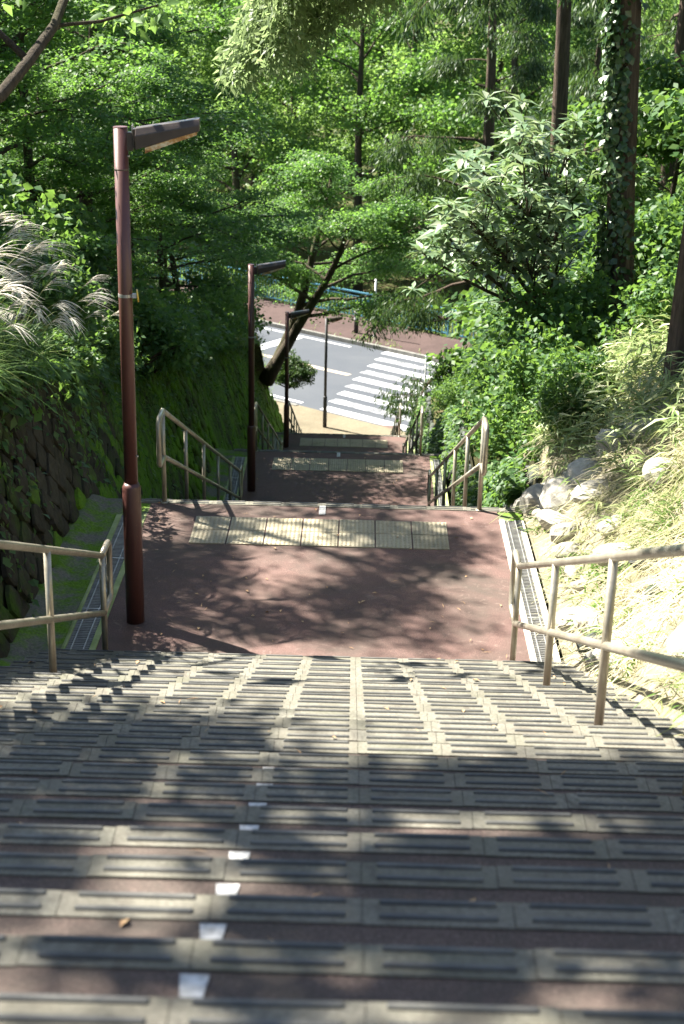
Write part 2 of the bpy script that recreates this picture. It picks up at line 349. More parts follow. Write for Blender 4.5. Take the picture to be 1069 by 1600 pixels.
# ------------------------------------------------------------------ stairs
T, RS, NT_ = 0.332, 0.136, 24
XL, XR = -1.995, 1.447
LAND = [(-6.0, 0.98, 3.4), (8.948, 12.17, 0.0), (20.138, 23.62, -3.4), (31.588, 35.0, -6.8), (42.968, 46.5, -10.2)]
def nosing_mesh(w, ww):
    b = Bag(); b.box((w/2, -0.0425, -0.0085), (w-0.002, 0.085, 0.018)); b.box((w/2, 0.002, -0.05), (w-0.004, 0.014, 0.09))
    me = b.mesh('nosing_tile', M['nosing'])
    b2 = Bag()
    g_ = 0.034 if ww else 0.012
    for y0 in (-0.009, -0.057):
        b2.box((w/2, y0, 0.0015), (w-2*g_, 0.0155, 0.009))
    m2 = b2.mesh('x', M['bar'])
    # one mesh, two materials
    me.materials.append(M['bar'])
    bm = bmesh.new(); bm.from_mesh(me); bm2 = bmesh.new(); bm2.from_mesh(m2)
    bmesh.ops.bevel(bm2, geom=list(bm2.edges), offset=0.003, segments=1, affect='EDGES')
    m3 = bpy.data.meshes.new('y'); bm2.to_mesh(m3); bm.from_mesh(m3)
    n = len(m3.polygons); bm.faces.ensure_lookup_table()
    for f in bm.faces[-n:]: f.material_index = 1
    bm.to_mesh(me); bm.free(); bm2.free(); return me
PW = 0.3127
NOS, NOSE_L, NOSE_R = nosing_mesh(PW, True), nosing_mesh(0.04-6*PW-XL, False), nosing_mesh(XR-(0.04+4*PW), False)
XT = [(XL, NOSE_L)]+[(0.04+(k-6)*PW, NOS) for k in range(10)]+[(0.04+4*PW, NOSE_R)]
rng = random.Random(4)
def nosing_row(parent, y, z):
    for x, me in XT:
        obj('nosing_tile', me, parent, (x, y+rng.uniform(-.002, .002), z+0.004+rng.uniform(-.0012, .0012)), (rng.uniform(-.006, .006), rng.uniform(-.004, .004), rng.uniform(-.003, .003)))
markm = Bag().add([(-0.019, 0, 0), (0.019, 0, 0), (0.027, 0.075, 0), (-0.027, 0.075, 0), (-0.019, 0, .003), (0.019, 0, .003), (0.027, 0.075, .003), (-0.027, 0.075, .003)],
                  [(3, 2, 1, 0), (4, 5, 6, 7), (0, 1, 5, 4), (1, 2, 6, 5), (2, 3, 7, 6), (3, 0, 4, 7)]).mesh('white_mark', M['white'])
def dots_tile():
    b = Bag(); b.box((0, 0, 0.0), (0.289, 0.289, 0.012)); n = 8
    for i in range(n):
        for j in range(n):
            x = (i-(n-1)/2)*0.0355; y = (j-(n-1)/2)*0.0355
            vs = []; 
            for z, r in ((0.006, 0.0125), (0.0115, 0.008)):
                vs += [(x+r*math.cos(k*math.pi/3), y+r*math.sin(k*math.pi/3), z) for k in range(6)]
            b.add(vs, [(k, (k+1) % 6, 6+(k+1) % 6, 6+k) for k in range(6)]+[tuple(range(6, 12))])
    return b.mesh('tactile_tile', M['tactile'])
TAC = dots_tile()
LNAME = ['top landing of brown asphalt at the head of the stairs', 'sunlit brown asphalt landing with the nearest row of yellow tiles', 'second brown asphalt landing further down in shade', 'lowest brown asphalt landing above the road', 'foot of the stairs at the pavement']
for k, (y0, y1, z) in enumerate(LAND):
    b = Bag()
    xl, xr = (XL, XR) if k in (0, 4) else (-1.735, 1.235)
    nx, ny = 24, 26
    if k == 4: z -= 0.006
    vs = [(xl+(xr-xl)*i/nx, y0+0.001+(y1-y0-0.001)*j/ny, z+(0 if k == 0 else 0.003*math.sin(i*1.3+j*.7)*math.cos(j*1.1)*(0 < j < ny))) for j in range(ny+1) for i in range(nx+1)]
    fs = [(j*(nx+1)+i, j*(nx+1)+i+1, (j+1)*(nx+1)+i+1, (j+1)*(nx+1)+i) for j in range(ny) for i in range(nx)]
    b.add(vs, fs); b.box(((XL+XR)/2, (y0+y1)/2, z-0.3), (XR-XL, y1-y0-0.002, 0.5))
    ld = tag(b.build('landing', M['brown'], smooth=False), LNAME[k], 'landing', kind='structure')
    if k in (1, 2, 3):
        for i in range(7):
            for j in range(2):
                obj('tactile_tile', TAC, ld, (-1.32+0.15+i*0.3015, y1-0.985+0.15+j*0.3015, z+0.003+rng.uniform(-.001, .001)), (rng.uniform(-.006, .006), rng.uniform(-.006, .006), rng.uniform(-.006, .006)))
        mk = Bag().box((-0.262, y1-0.225, z+0.006), (0.055, 0.105, 0.006)).box((-0.262, y1-0.118, z+0.006), (0.055, 0.095, 0.006)).build('white_mark', M['white'], ld)
        nosing_row(ld, y1, z)
FLBL = ['nearest stair flight with grey two-ribbed nosing tiles', 'second stair flight below the sunlit landing', 'third stair flight below the shaded landing', 'last stair flight leading down to the pavement']
for k in range(4):
    y0, z0 = LAND[k][1], LAND[k][2]
    b = Bag(); prof = []
    for j in range(1, NT_+1):
        z = z0-j*RS; ya, yb = y0+(j-1)*T, y0+j*T
        prof += [(ya, z), (yb, z)]
    prof = [(y0, z0)]+prof+[(y0+NT_*T, z0-25*RS)]
    nv = len(prof); NXS = 10
    vs = [(XL+(XR-XL)*i/NXS, y, z) for y, z in prof for i in range(NXS+1)]
    fs = [(q*(NXS+1)+i, q*(NXS+1)+i+1, (q+1)*(NXS+1)+i+1, (q+1)*(NXS+1)+i) for q in range(nv-1) for i in range(NXS)]
    b.add(vs, fs)
    for x in (XL, XR):                                       # side cheeks
        b.add([(x, y, z) for y, z in prof]+[(x, y, z-0.6) for y, z in prof], [(q, q+1, nv+q+1, nv+q) for q in range(nv-1)])
    fl = tag(b.build('stair_flight', M['step']), FLBL[k], 'stairs', kind='structure')
    if k == 0:
        for j in range(2, NT_+1):
            nosing_row(fl, y0+j*T, z0-j*RS)
            obj('white_mark', markm, fl, (-0.262, y0+j*T-0.098-0.075, z0-j*RS+0.001))
    else:
        nb = Bag()
        for j in range(1, NT_+1): nb.box(((XL+XR)/2, y0+j*T-0.0425, z0-j*RS), (XR-XL, 0.085, 0.012))
        tag(nb.build('nosing_strip', M['nosing'], fl), kind='stuff')
# kerb row at the top
nosing_row(bpy.data.objects['landing'], 0.98, 3.4)

# ------------------------------------------------------------------ drains beside the landings
def drain(x0, x1, y0, y1, z, fm, label):
    e = empty('drain_channel', ((x0+x1)/2, y0, z), label, 'drain')
    L = y1-y0; wd = x1-x0; fwid = 0.045
    for s in (-1, 1):
        Bag().box((s*(wd/2-fwid/2), L/2, -0.06), (fwid, L, 0.13)).build('kerb', fm, e, bevel=0.004)
    Bag().box((0, L/2, -0.13), (wd-2*fwid, L, 0.05)).build('channel', M['channel'], e)
    b = Bag(); gw = wd-2*fwid-0.004; n = int(L/0.0275)
    for i in range(n): b.box((0, (i+0.5)*L/n, -0.009), (gw, 0.006, 0.02))
    gb = tag(b.build('grate_bars', M['galv'], e), kind='stuff')
    for x in (-gw*0.27, gw*0.27): Bag().box((x, L/2, -0.004), (0.006, L-0.01, 0.016)).build('grate_rib', M['galv'], gb)
    for i in range(1, 3): Bag().box((0, L*i/3, -0.003), (gw, 0.016, 0.015)).build('grate_end', M['galv'], gb)
DL = ['beside the sunlit landing', 'beside the second landing', 'beside the lowest landing']
for k in (1, 2, 3):
    y0, y1, z = LAND[k]
    y1 -= 0.38
    drain(XL+0.005, -1.737, y0+0.002, y1, z, M['frameL'], 'green stained grated drain on the left '+DL[k-1])
    drain(1.237, XR-0.002, y0+0.002, y1+0.1, z, M['frameR'] if k == 1 else M['frameL'], 'pale kerbed grated drain on the right '+DL[k-1])
    for (xa, xb, ya) in ((XL, -1.735, y1), (1.235, XR, y1+0.1)):
        Bag().box(((xa+xb)/2, (ya+LAND[k][1])/2+0.001, z-0.035), (xb-xa-0.002, LAND[k][1]-ya-0.002, 0.06)).build('drain_cover', M['moss'], [o for o in bpy.data.objects if o.name.startswith('landing')][k])
# mossy strip between the drain and the wall
ys = np.concatenate([np.linspace(1, 8.95, 30), np.linspace(8.96, 12.16, 16), np.linspace(12.2, 46, 100)])
def zstrip(x, y): return zenv(y)-0.006+0.009*np.sin(x*13+y*3.1)*np.sin(y*5)+0.05*np.clip((-2.15-x)/0.1, 0, 1)
sheet('mossy_ledge', zstrip, np.linspace(-2.5, -1.965, 10), ys, M['moss'], 'mossy concrete ledge between left drain and stone wall', 'ledge')

# ------------------------------------------------------------------ stone walls
def stone_mesh(seed, rnd_=0.18, dome=0.06, square=0.6, mat=None):
    q = random.Random(seed); n = 12; vs = []
    base = []
    for k in range(n):
        an = 2*math.pi*(k+0.5)/n; c, s_ = math.cos(an), math.sin(an)
        rr = 0.5/((abs(c)**(2/square*1.2)+abs(s_)**(2/square*1.2))**(square/2.4))
        base.append((c*rr*(1+q.uniform(-rnd_, rnd_)), s_*rr*(1+q.uniform(-rnd_, rnd_))))
    for sc, z in ((1.0, -0.10), (0.97, dome*0.25), (0.78, dome*0.85)):
        vs += [(x*sc, y*sc, z+q.uniform(-.012, .012)) for x, y in base]
    vs.append((q.uniform(-.05, .05), q.uniform(-.05, .05), dome*1.05))
    fs = []
    for r0 in (0, n): fs += [(r0+k, r0+(k+1) % n, r0+n+(k+1) % n, r0+n+k) for k in range(n)]
    fs += [(2*n+k, 2*n+(k+1) % n, 3*n) for k in range(n)]
    b = Bag(); b.add(vs, fs); return b.mesh('stone', mat, smooth=square > 0.6)

def stone_wall(name, label, x0, batter, side, y0, y1, zb, zt, pitch, mats, matfn, rows45, seed, limit=290):
    q = random.Random(seed)
    wall = empty(name, (x0, y0, float(zb(y0))), label, 'wall')
    o0 = wall.location.copy()
    # backing
    ys_ = np.linspace(y0, y1, 140); vs = []; 
    for y in ys_:
        a_, b_ = float(zb(y))-0.4, max(float(zt(y)), float(zb(y))+0.05)
        for t in (0, 0.5, 1): 
            z = a_+(b_-a_)*t; h = z-float(zb(y)); vs.append((x0-side*(batter*h+0.03)-o0.x, y-o0.y, z-o0.z))
    n = len(ys_); fs = [(i*3+t, i*3+3+t, i*3+4+t, i*3+1+t) for i in range(n-1) for t in (0, 1)]
    Bag().add(vs, fs).build('backing', M['joint'], wall)
    meshes = {m: [stone_mesh(seed*50+i, 0.10, 0.028+0.02*(i % 3) if rows45 else 0.08+0.02*(i % 3), 0.45 if rows45 else 0.9, M[m]) for i in range(7)] for m in mats}
    nv = Vector((side, 0, batter)).normalized()
    spots = []
    yy = y0+pitch/2; row = 0
    hmax = max(float(zt(y)-zb(y)) for y in ys_)
    step = pitch*0.7071
    j = 0
    while j*step < hmax+pitch:
        i = 0
        while True:
            y = y0+(i+0.5*(j % 2))*pitch*1.4142 if rows45 else y0+(i+0.5*(j % 2))*pitch
            if y > y1: break
            h = j*(step if rows45 else pitch*0.86)+pitch*0.3
            if h < float(zt(y)-zb(y))-0.02: spots.append((y, h))
            i += 1
        j += 1
    spots.sort(key=lambda s: s[0])
    rest_v, rest_f = [], []; nr = 0
    for idx, (y, h) in enumerate(spots):
        y += q.uniform(-.02, .02); h += q.uniform(-.02, .02)
        sl_ = math.atan2(float(zb(y+0.6)-zb(y-0.6)), 1.2)*0.7
        tdir = Vector((0, math.cos(sl_), math.sin(sl_))); vdir = nv.cross(tdir)
        if vdir.z < 0: vdir = -vdir
        tdir = vdir.cross(nv).normalized()
        ang = (math.pi/4 if rows45 else 0)+q.uniform(-.12, .12)
        e1 = tdir*math.cos(ang)+vdir*math.sin(ang); e2 = nv.cross(e1)
        s_ = pitch*q.uniform(0.93, 1.05); s2 = pitch*q.uniform(0.86, 0.98); s3 = pitch*q.uniform(0.8, 1.5)
        pos = Vector((x0-side*batter*h, y, float(zb(y))+h))-o0+nv*q.uniform(-.015, .025)
        mw = Matrix(((e1.x*s_, e2.x*s2, nv.x*s3, pos.x), (e1.y*s_, e2.y*s2, nv.y*s3, pos.y), (e1.z*s_, e2.z*s2, nv.z*s3, pos.z), (0, 0, 0, 1)))
        me = q.choice(meshes[matfn(y, h, q)])
        if idx < limit:
            o = obj('stone', me, wall); o.matrix_local = mw
        else:
            rest_v += [mw @ v.co for v in me.vertices]; rest_f += [tuple(i+nr for i in p_.vertices) for p_ in me.polygons]; nr += len(me.vertices)
    if nr:
        tag(Bag().add(rest_v, rest_f).build('far_stones', M[mats[-1]], wall, smooth=True), kind='stuff')
    return wall

stone_wall('stone_retaining_wall', 'dark mossy retaining wall of diagonally set stones left of the stairs', -2.28, 0.30, 1, 7.4, 46, zenv, ztopL, 0.225,
           ['stone', 'mossstone'], lambda y, h, q: 'mossstone' if q.random() < np.clip((y-11)/6, 0.08, 0.92) else 'stone', True, 3)
def ztopR(y): return zenv(y)+np.interp(y, [12.3, 13.4, 20, 30, 41, 44], [0.1, 0.55, 0.75, 0.95, 1.0, 0.6])
stone_wall('cobble_wall', 'low grey cobble wall along the right side of the lower flights', 1.54, 0.22, -1, 12.3, 43.6, zenv, ztopR, 0.30,
           ['cobble'], lambda y, h, q: 'cobble', False, 5)

# pale rocks on the right bank beside the landing
def rock_mesh(seed, mat):
    q = np.random.default_rng(seed); bm = bmesh.new(); bmesh.ops.create_icosphere(bm, subdivisions=2, radius=0.5)
    ax = q.normal(size=(7, 3)); ax /= np.linalg.norm(ax, axis=1)[:, None]; cut = q.uniform(0.26, 0.46, 7)
    for v in bm.verts:
        for n_, c_ in zip(ax, cut):
            d = v.co.dot(Vector(n_))
            if d > c_: v.co -= Vector(n_)*(d-c_)*0.85
        v.co *= 1+q.uniform(-.03, .03)
    bmesh.ops.subdivide_edges(bm, edges=list(bm.edges), cuts=1)
    for v in bm.verts: v.co *= 1+q.uniform(-.035, .035)
    me = bpy.data.meshes.new('rock'); bm.to_mesh(me); bm.free()
    me.materials.append(mat); return me
ROCK = [rock_mesh(i, M['rock']) for i in range(6)]; ROCKG = [rock_mesh(20+i, M['cobble']) for i in range(3)]
rb = empty('rock_edging', (1.6, 8, 0), 'pale rocks edging the dry bank beside the right drain', 'rocks')
q = random.Random(11)
spots = [(1.62, y, 0.30) for y in np.arange(8.2, 12.2, 0.36)]+[(1.95, y+0.1, 0.36) for y in np.arange(8.6, 12.0, 0.62)]
spots += [(1.55+0.17*i, 12.25+0.05*i, 0.34) for i in range(9)]+[(1.60+0.2*i, 12.05+0.05*i, 0.45) for i in range(6)]+[(1.75+0.24*i, 11.8+0.06*i, 0.6) for i in range(5)]+[(2.35, 10.4, 0.4), (2.5, 9.2, 0.38), (2.7, 11.3, 0.4), (2.2, 7.4, 0.42), (1.75, 6.9, 0.36), (2.5, 6.5, 0.34), (1.68, 5.6, 0.3), (1.72, 6.2, 0.26)]
for x, y, s_ in spots:
    x += q.uniform(-.06, .06); y += q.uniform(-.08, .08); s_ *= q.uniform(0.55, 1.1)
    grey = q.random() < 0.2
    o = obj('rock', q.choice(ROCKG if grey else ROCK), rb, (x-1.6, y-8, float(zr(x, y))+0.02), (q.uniform(-.4, .4), q.uniform(-.4, .4), q.uniform(0, 6.3)), (s_*1.15, s_*q.uniform(.8, 1), s_*q.uniform(.55, .8)))

# ------------------------------------------------------------------ railings
HT, HM = 0.83, 0.42
def railing(x, k, y_a, y_b, label, top_ext=True, bot_ext=True):
    """along flight k from landing edge y_a (upper) to y_b (lower landing)"""
    za, zb = LAND[k][2], LAND[k+1][2]
    e = empty('handrail', (x, y_a, za), label, 'railing')
    L = y_b-y_a; drop = zb-za; n = 6
    def P(y, h):                         # local rail height line
        hh = h+(HA-HT)+(HB-HA)*y/L; return (0, y, drop*y/L+hh)
    R0 = 0.0212; HA, HB = (0.95, 0.80) if k == 0 else (HT, HT)
    top = [P(0, HT), P(L, HT)]; mid = [P(0, HM), P(L, HM)]
    loops = []
    def loop(y0, sgn, zoff):
        d = sgn*0.27
        zoff += (HA if sgn < 0 else HB)-HT
        return [(0, y0, zoff+HT), (0, y0+d*0.86, zoff+HT), (0, y0+d, zoff+HT-0.03), (0, y0+d, zoff+HM+0.03), (0, y0+d*0.86, zoff+HM), (0, y0, zoff+HM)]
    Bag().tube(top, R0, 10).build('top_rail', M['rail'], e, smooth=True)
    Bag().tube(mid, R0, 10).build('middle_rail', M['rail'], e, smooth=True)
    if top_ext: Bag().tube(loop(0, -1, 0), R0, 10).build('rail_end', M['rail'], e, smooth=True)
    if bot_ext: Bag().tube(loop(L, 1, drop), R0, 10).build('rail_end', M['rail'], e, smooth=True)
    for i in range(n):
        y = L*i/(n-1)
        yw = y+y_a
        jj = math.ceil((yw-LAND[k][1])/T-1e-6) if yw > LAND[k][1] else 0
        zg = za-min(jj, 25)*RS if yw < LAND[k+1][0] else zb
        b = Bag().tube([(0, y, zg-za-0.02), P(y, HT)], 0.0205, 10)
        po = b.build('post', M['rail'], e, smooth=True)
        Bag().tube([(0, y, zg-za+0.001), (0, y, zg-za+0.010)], 0.034, 10).build('base_ring', M['rail'], po, smooth=True)
SIDE = {-1: 'left', 1: 'right'}
FL = ['nearest flight', 'second flight', 'third flight', 'last flight']
for k in range(4):
    for sx, x in ((-1, -1.625), (1, 1.085)):
        railing(x, k, LAND[k][1]-0.07, LAND[k+1][0]+0.05, 'bronze pipe railing with looped ends on the %s of the %s' % (SIDE[sx], FL[k]))

# ------------------------------------------------------------------ street lamps
def lamp(x, y, z, h, label, yaw=0.0, tagd=True, paint='pole'):
    e = empty('street_lamp', (x, y, z), label, 'street lamp', 'street lamps down the stairs', rz=yaw)
    Bag().tube([(0, 0, -0.05), (0, 0, 1.02), (0, 0, 1.05)], [0.064, 0.064, 0.05], 20).build('pole_base', M[paint], e, smooth=True)
    Bag().tube([(0, 0, 1.0), (0, 0, h-0.004)], 0.046, 20).build('pole', M[paint], e, smooth=True)
    Bag().tube([(0, 0, h-0.006), (0, 0, h)], [0.048, 0.045], 20).build('pole_cap', M[paint], e)
    Bag().tube([(0, 0, h-0.27), (0, 0, h-0.262)], 0.048, 20).build('pole_ring', M['head'], e)
    br = Bag(); br.box((0.055, 0, h-0.09), (0.05, 0.05, 0.115)); br.box((0.085, 0, h-0.07), (0.014, 0.09, 0.12)); br.build('bracket', M['head'], e, bevel=0.004)
    for s in (-1, 1): Bag().tube([(0.075, s*0.03, h-0.035), (0.075, s*0.03, h+0.012)], 0.006, 6).build('bolt', M['galv'], e)
    # wedge housing: tall at the pole, thin at the tip, rising slightly
    x0, x1 = 0.095, 0.50; hd = Bag(); tl = 0.10
    prof0 = [(-0.075, -0.13), (0.075, -0.13), (0.075, -0.045), (0.05, 0.0), (-0.05, 0.0), (-0.075, -0.045)]
    prof1 = [(-0.070, -0.075), (0.070, -0.075), (0.070, -0.035), (0.048, 0.0), (-0.048, 0.0), (-0.070, -0.035)]
    hd.add([(x0, yy, h-0.005+zz) for yy, zz in prof0]+[(x1, yy, h+0.06+zz) for yy, zz in prof1],
           [(0, 1, 2, 3, 4, 5), (11, 10, 9, 8, 7, 6)]+[(i, 6+i, 6+(i+1) % 6, (i+1) % 6) for i in range(6)])
    hdo = hd.build('lamp_head', M['head'], e, bevel=0.004)
    ls = Bag(); ls.add([(x0+0.06, s*0.066, h-0.130+0.008) for s in (-1, 1)]+[(x1-0.01, s*0.064, h-0.014) for s in (1, -1)]
                       + [(x0+0.06, s*0.055, h-0.158) for s in (-1, 1)]+[(x1-0.02, s*0.055, h-0.042) for s in (1, -1)],
                       [(0, 1, 2, 3), (7, 6, 5, 4), (0, 4, 5, 1), (1, 5, 6, 2), (2, 6, 7, 3), (3, 7, 4, 0)])
    ls.build('lens_tray', M['rust'], hdo)
    if tagd:
        zb = h-1.08
        cb = Bag().tube([(0, 0, zb-0.01), (0, 0, zb+0.01)], 0.0485, 20).build('clamp_band', M['galv'], e)
        Bag().box((0.06, -0.02, zb), (0.03, 0.025, 0.03)).build('clamp_block', M['greypaint'], cb, bevel=0.003)
        rd = Bag(); rd.tube([(0.076, -0.02, zb), (0.086, -0.019, zb+0.001)], 0.042, 16); rd.build('reflector_disc', M['yellow'], cb)
    for zz, s in ((2.35, -1), (1.25, 1), (h-0.18, -1)):
        Bag().tube([(0.040, -0.02, zz), (0.052, -0.03, zz)], 0.007, 6).build('bolt', M['galv'], e)
lamp(-1.53, 9.71, 0, 3.44, 'tall brown street lamp on the sunlit landing, nearest of four', R(4))
lamp(-1.57, 21.67, -3.4, 3.5, 'brown street lamp on the second landing, in front of the ivy wall', R(4))
lamp(-1.63, 33.93, -6.8, 3.27, 'brown street lamp beside the round clipped bush on the lowest landing', R(4))
lamp(-0.98, 46.1, -10.2, 3.6, 'slim street lamp, coloured dark for shade, on the pavement, farthest of four', R(2), False, 'black')  # black instead of brown: the shade on this pole is put into its colour

# ------------------------------------------------------------------ blue fence, posts and sign by the road
def fence(u0, u1, n, label):
    e = empty('metal_fence', un(u0, n, -10.18), label, 'fence')
    L = u1-u0; ax = Vector((UX, UY, 0)); e.rotation_euler = (0, 0, math.atan2(UY, UX))
    for z in (1.12, 0.16): Bag().box((L/2, 0, z), (L, 0.05, 0.06)).build('rail', M['blue'], e)
    Bag().box((L/2, 0, 0.95), (L, 0.03, 0.03)).build('rail', M['blue'], e)
    pm = Bag().box((0, 0, 0.58), (0.07, 0.07, 1.16)).mesh('post', M['blue'])
    for i in range(int(L/2.0)+1): obj('post', pm, e, (i*2.0, 0, 0))
    bm_ = Bag().box((0, 0, 0.55), (0.032, 0.026, 0.78)).mesh('baluster', M['blue'])
    for i in range(int(L/0.165)):
        x = (i+0.5)*0.165
        if abs((x+1) % 2.0-1) > 0.06: obj('baluster', bm_, e, (x, 0, 0))
fence(-52, -26, 48.6, 'faded blue railing fence along the far pavement')
px, py, pz = un(-34.2, 46.7, -10.18)
e = empty('sign_post', (px, py, pz), 'pale grey post on the far pavement by the blue fence', 'post')
Bag().tube([(0, 0, -.05), (0, 0, 2.3)], 0.04, 10).build('pole', M['greypaint'], e, smooth=True)
Bag().tube([(0, 0, 0), (0, 0, 0.05)], 0.07, 10).build('base', M['greypaint'], e)
px, py, pz = un(-35.1, 46.7, -10.18)
e = empty('bollard', (px, py, pz), 'black bollard with white bands on the far pavement', 'bollard')
Bag().tube([(0, 0, -.05), (0, 0, 1.0), (0, 0, 1.04)], [0.09, 0.09, 0.06], 12).build('shaft', M['black'], e, smooth=True)
for z in (0.55, 0.8): Bag().tube([(0, 0, z), (0, 0, z+0.09)], 0.093, 12).build('band', M['white'], e)
e = empty('sign_post', (2.16, 45.6, -10.19), 'thin pale pole on the near pavement right of the crosswalk', 'post')
Bag().tube([(0, 0, -.05), (0, 0, 2.6)], 0.03, 10).build('pole', M['greypaint'], e, smooth=True)
Bag().tube([(0, 0, 0), (0, 0, 0.05)], 0.055, 10).build('base', M['greypaint'], e)
e = empty('notice_board', (2.18, 39.6, float(zr(2.18, 39.6))), 'small olive notice board above the right cobble wall', 'sign')
Bag().box((0, 0, 0.10), (0.06, 0.06, 0.5)).build('post', M['board'], e)
Bag().box((0, 0, 0.46), (0.72, 0.05, 0.30), 0.5).build('board', M['board'], e, bevel=0.006)
Bag().box((0.02, -0.03, 0.44), (0.30, 0.012, 0.18), 0.5).build('yellow_plate', M['yellow'], e)

# ------------------------------------------------------------------ foliage tools
def unit(v): return v/np.maximum(np.linalg.norm(v, axis=-1, keepdims=True), 1e-6)
def leaves(c, ax, nr, L, W, fold=0.15, droop=0.1):
    """V-folded leaf: base, left, tip, right, mid -> two quads"""
    n = len(c); ax = unit(ax); sd = unit(np.cross(ax, nr)); nn = np.cross(sd, ax)
    L = np.broadcast_to(L, n)[:, None]; W = np.broadcast_to(W, n)[:, None]
    V = np.empty((n, 5, 3)); V[:, 0] = c
    m = c+ax*L*0.45
    V[:, 1] = m+sd*W*0.5+nn*fold*W; V[:, 2] = c+ax*L-nn*droop*L; V[:, 3] = m-sd*W*0.5+nn*fold*W; V[:, 4] = m
    i = np.arange(n)[:, None]*5
    F = np.concatenate([i+np.array([[0, 4, 2, 1]]), i+np.array([[0, 3, 2, 4]])], 0)
    return V.reshape(-1, 3), F
def flat_leaves(c, ax, nr, L, W, fold=0.1):
    n = len(c); ax = unit(ax); sd = unit(np.cross(ax, nr)); nn = np.cross(sd, ax)
    L = np.broadcast_to(L, n)[:, None]; W = np.broadcast_to(W, n)[:, None]
    V = np.empty((n, 4, 3)); V[:, 0] = c; m = c+ax*L*0.45
    V[:, 1] = m+sd*W*0.5+nn*fold*W; V[:, 2] = c+ax*L; V[:, 3] = m-sd*W*0.5+nn*fold*W
    return V.reshape(-1, 3), np.arange(n)[:, None]*4+np.array([[0, 3, 2, 1]])
def ball(g, n, k=1/3): return unit(g.normal(size=(n, 3)))*(g.random((n, 1))**k)
def cluster_leaves(g, C_, n, rad, flat, L, W, upw=0.6, drop=0.0, fn=flat_leaves, hang=0.0, jit=0.3):
    """C_ (m,3) cluster centres; rad array or scalar"""
    m = len(C_); rad = np.broadcast_to(rad, m)
    idx = np.repeat(np.arange(m), n); N = m*n
    b = ball(g, N, 0.5); rr = np.linalg.norm(b[:, :2], axis=1)
    pos = C_[idx]+b*rad[idx][:, None]*np.array([1, 1, flat]); pos[:, 2] -= drop*rad[idx]*rr**2
    nr = unit(g.normal(size=(N, 3))*(1-upw)+np.array([0, 0, upw]))
    ax = unit(g.normal(size=(N, 3))*jit+np.concatenate([b[:, :2], np.zeros((N, 1))], 1)+np.array([0, 0, -hang]))
    s = g.uniform(0.7, 1.25, N)
    V, F = fn(pos, ax, nr, L*s, W*s)
    k = len(V)//N
    base = g.uniform(0, 1, m)[idx]*0.5+g.random(N)*0.5
    return V, F, np.repeat(base, k)
def merge(parts):
    Vs, Fs, Rs = [], [], []; o = 0
    for V, F, r in parts: Vs.append(V); Fs.append(F+o); Rs.append(r); o += len(V)
    return np.concatenate(Vs), np.concatenate(Fs), np.concatenate(Rs)

def curve(p0, d0, L, n, g, bend=(0, 0, 0), wob=0.12):
    pts = [np.array(p0, float)]; d = unit(np.array(d0, float)); st = L/n
    for i in range(n):
        d = unit(d+np.array(bend)/n+g.normal(size=3)*wob/math.sqrt(n)); pts.append(pts[-1]+d*st)
    return np.array(pts)

